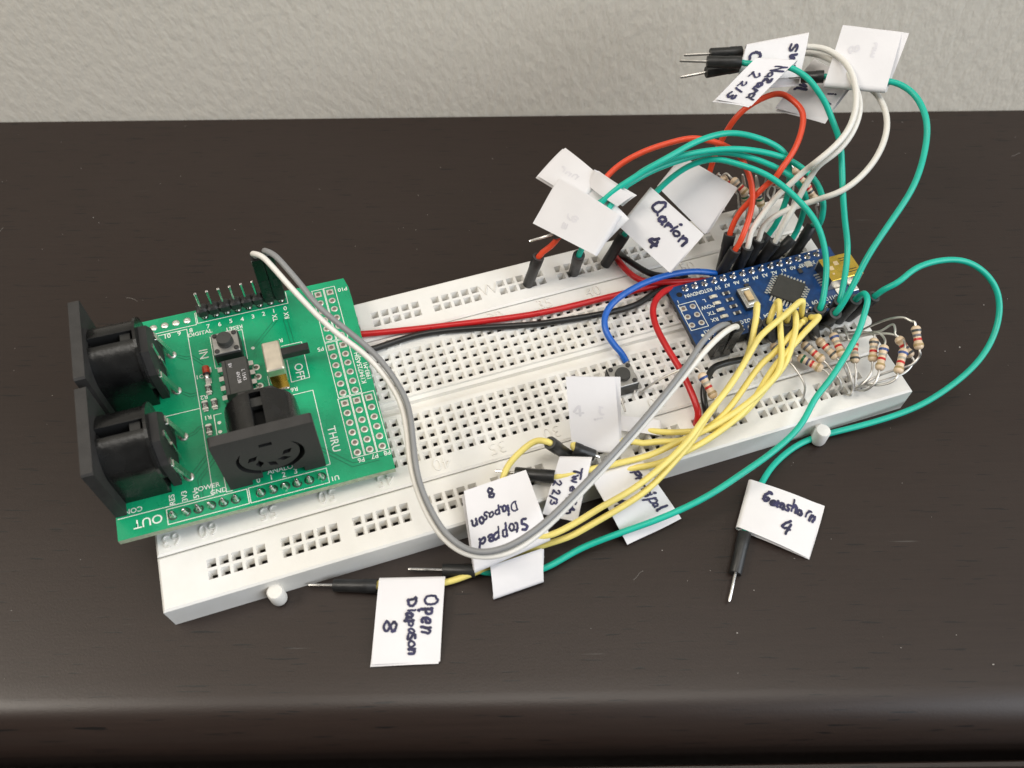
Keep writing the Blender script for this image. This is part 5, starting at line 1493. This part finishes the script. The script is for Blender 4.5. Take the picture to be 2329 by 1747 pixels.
def plug(t, org, a, b, pin):
    """moulded plug from the pin end a to the wire end b"""
    a, b = Vector(a) - org, Vector(b) - org
    d = b - a
    L_ = d.length
    mb = MB()
    mb.lathe([(0.5, 0.0), (1.22, 0.0), (1.33, 0.15), (1.36, L_ * 0.62), (1.46, L_ * 0.66), (1.48, L_ - 0.15), (1.42, L_), (0.85, L_), (0.80, L_ - 1.6), (0.3, L_ - 1.7)], a, d, 20, mis=[0, 0, 0, 0, 0, 0, 1, 2, 2], caps=(True, False))
    o = mb.build('plug', ['plug', 'plug_end', 'black_void'], t)
    e = d.normalized()
    mb = MB()
    mb.lathe([(0.33, 0), (0.33, (pin or 1.5) - 0.3), (0.2, (pin or 1.5))], a + e * 0.2, -e, 8)
    mb.build('pin', 'steel', o)


LABELS = {
    'naz': 'green jumper wire tagged Nazard 2 2/3, its loose plug hanging in the air',
    'gtop': 'green jumper wire carrying the topmost blank paper tag at upper right',
    'w1': 'white jumper wire with a paper tag behind the Nazard tag, marked Swi',
    'w3': 'white jumper wire whose loose plug hangs lowest beside the Nazard tag',
    'w2': 'white jumper wire with the widest loop, its tag hanging below the black plug',
    'r1': 'orange-red jumper wire looping high to the blank tag behind Clarion',
    'r2': 'orange-red jumper wire arching left into the leftmost plug of the far rail',
    'g1': 'green jumper wire with the highest arch over the far rail, tag rolled at its end',
    'g3': 'green jumper wire with the square blank tag in front, plugged into the far rail',
    'g2': 'green jumper wire under the upper arches with the rearmost blank tag at left',
    'clar': 'green jumper wire tagged Clarion 4, plugged into the far rail',
    'gblank': 'long green jumper wire crossing the front of the breadboard to a blank tag',
    'gem': 'green jumper wire tagged Gemshorn 4, looping out on the right',
    'opn': 'yellow jumper wire tagged Open Diapason 8, reaching farthest forward',
    'stp': 'yellow jumper wire tagged Stopped Diapason 8, curling back into the near rail',
    'twl': 'yellow jumper wire tagged Twelfth 2 2/3 with its plug lying on the rail',
    'prn': 'yellow jumper wire tagged Principal 4, its tag hanging off the board edge',
    'yblank': 'yellow jumper wire with the upright blank tag standing beside the push button',
    'ystrip': 'yellow jumper wire ending in a blank tag lying flat right of the upright one',
}
GROUPS = {'green': 'green jumper wires', 'yellow': 'yellow jumper wires', 'red': 'orange-red jumper wires', 'white': 'white jumper wires'}
for key, col, pts, plugs, tg in WIRES:
    org = Vector(plugs[-1][0])
    t = thing('jumper_wire', LABELS[key], 'jumper wire', org, GROUPS[col])
    path = relax(spline([Vector(p) - org for p in pts], 6), 8)
    ph = [random.uniform(0, 6.28) for _ in range(6)]
    for i in range(8, len(path) - 8):                 # slight set and kinks of handled wire
        path[i] = path[i] + Vector([0.09 * math.sin(i * 0.21 + ph[k]) + 0.035 * math.sin(i * 0.53 + ph[k + 3]) for k in range(3)])
    mb = MB()
    mb.tube(path, 0.70, 12)
    mb.build('insulation', 'w_' + col, t)
    for a, b, pin in plugs:
        plug(t, org, a, b, pin)
    if tg:
        paper_tag(t, org, tg, key)

# ------------------------------------------------------------------ grey and white twin cable
org = Vector(TWIN[0][2][1][0])
t = thing('twin_cable', 'grey and white twin cable looping from the green board to the blue board', 'cable', org)
for col, pts, ends in TWIN:
    mb = MB()
    mb.tube(relax(spline([Vector(p) - org for p in pts], 6), 6), 0.64, 12)
    mb.build('insulation', 'w_' + col, t)
    for a, b in ends:
        a, b = Vector(a) - org, Vector(b) - org
        d = (b - a).normalized()
        ref = Vector((1, 0, 0))
        x = (ref - d * ref.dot(d)).normalized()
        y = d.cross(x)
        mtx = Matrix(((x.x, y.x, d.x, a.x), (x.y, y.y, d.y, a.y), (x.z, y.z, d.z, a.z), (0, 0, 0, 1)))
        mb = MB()
        mb.box(-1.24, 1.24, -1.24, 1.24, 0.1, (b - a).length, ch=0.12, mtx=mtx)
        h = mb.build('connector_housing', 'black_gloss', t)
        mb = MB()
        mb.box(-0.5, 0.5, -1.30, -1.22, 4.2, 6.6, mtx=mtx)
        mb.build('latch', 'black_satin', h)

# ------------------------------------------------------------------ solid hook-up wires
HL = {
    'redlong': 'long straight red wire running from under the green board to the blue board',
    'blacklong': 'long black wire running beside the long red wire to the blue board',
    'redshort': 'short red wire from the far rail to the edge of the blue board',
    'blackshort': 'short black wire from the far rail passing under the blue wire',
    'redtall': 'red wire bowing down from the blue board corner to the near rail',
    'blue': 'blue wire curving from the blue board to the push button',
    'blacknear': 'short black wire bridging to the near rail beside a lone resistor',
}
for key, col, pts in HOOKS:
    org = Vector(pts[0])
    t = thing('hookup_wire', HL[key], 'wire', org, 'solid hook-up wires on the breadboard')
    path = relax(spline([Vector(p) - org for p in pts], 7), 8)
    mb = MB()
    mb.tube(path, 0.78, 12)
    mb.build('insulation', 's_' + col, t)
    for a, b in ((path[1], path[0]), (path[-2], path[-1])):
        mb = MB()
        e = (b - a).normalized()
        mb.tube([b - e * 0.2, b + e * 0.8], 0.33, 8)
        mb.build('bare_end', 'lead', t)

# ------------------------------------------------------------------ resistors
RL = ['resistor with green and violet bands lying by the yellow wires, front row', 'resistor with grey and red bands leaning just behind the green banded one',
      'tan resistor with red band up and dark band down, third from the yellow wires', 'resistor with blue band up, fourth from the yellow wires', 'resistor half hidden behind the green wire crossing the front',
      'resistor with dark band up, just left of the blue banded pair at the right', 'resistor with blue band up, between the green wire and the rightmost blue banded one', 'resistor with blue band up nearest the right end of the board',
      'resistor mostly hidden behind the rightmost blue banded one', 'resistor hanging farthest right, out past the end of the breadboard', 'resistor tucked under the yellow wires beside the blue board',
      'lone resistor with blue, grey and red bands beside the tall red wire',
      'resistor peeping out at the upper edge of the paper behind Clarion', 'resistor with dark and red bands standing left of the red wires on the far rail', 'resistor with green band half hidden behind the crossing red wires',
      'resistor hanging right of the crossing red wires at the far rail', 'resistor with dark bands behind the white wires at the far rail', 'resistor behind the green arches at the far rail', 'resistor with red band at the right end of the far rail']
for i, (lt, bd, lb, bands, grp) in enumerate(RES):
    a, b = Vector(bd[0]), Vector(bd[1])
    m = (a + b) / 2
    d = (b - a).normalized()
    hl = max(2.75, min(3.2, (b - a).length / 2))
    a, b = m - d * hl, m + d * hl
    org = Vector(lb[-1])
    t = thing('resistor', RL[i], 'resistor', org, 'resistors standing along the near rail' if grp == 'near' else 'resistors standing along the far rail')
    L_ = 2 * hl
    prof_ = [(0.3, 0.0), (0.66, 0.12), (0.98, 0.45), (1.08, 0.9), (1.03, 1.4), (0.86, 1.8), (0.83, L_ / 2), (0.86, L_ - 1.8), (1.03, L_ - 1.4), (1.08, L_ - 0.9), (0.98, L_ - 0.45), (0.66, L_ - 0.12), (0.3, L_)]
    mb = MB()
    mb.lathe(prof_, a - org, d, 18)
    body = mb.build('resistor_body', 'beige', t)

    def rad(h):
        for (r0, h0), (r1, h1) in zip(prof_, prof_[1:]):
            if h0 <= h <= h1:
                return r0 + (r1 - r0) * (h - h0) / max(1e-6, h1 - h0)
        return 1.0
    for k, bn in enumerate(bands.split()):
        h0 = L_ * (0.17, 0.37, 0.53, 0.76)[k]
        w_ = 0.55
        mb = MB()
        mb.lathe([(rad(h) + e, h) for h, e in ((h0 - 0.01, -0.05), (h0, 0.025), (h0 + w_ * 0.5, 0.03), (h0 + w_, 0.025), (h0 + w_ + 0.01, -0.05))], a - org, d, 18, caps=(False, False))
        mb.build('colour_band', 'band_' + bn, body)
    mb = MB()
    mb.tube(relax(spline([Vector(p) - org for p in lt] + [a - d * 0.9 - org, a + d * 0.3 - org], 7), 4), 0.27, 8)
    mb.build('lead', 'lead', t)
    mb = MB()
    mb.tube(relax(spline([b - d * 0.3 - org, b + d * 0.9 - org] + [Vector(p) - org for p in lb], 7), 4), 0.27, 8)
    mb.build('lead', 'lead', t)

for pts, lab in ((LEADS[0], 'thin bare wire loop standing on the far rail behind the white wires'), ([(22.0, -14.5, 6.5), (22.05, -14.4, 9.0), (22.4, -14.1, 10.0), (22.5, -14.8, 9.9), (22.3, -17.8, 9.6)], 'small bent silver pin sticking up beside the upright blank tag')):
    org = Vector(pts[0])
    mb = MB()
    mb.tube(spline([Vector(p) - org for p in pts], 7), 0.27, 8)
    o = mb.build('bare_wire', 'lead', None, org)
    tagp(o, lab, 'wire')
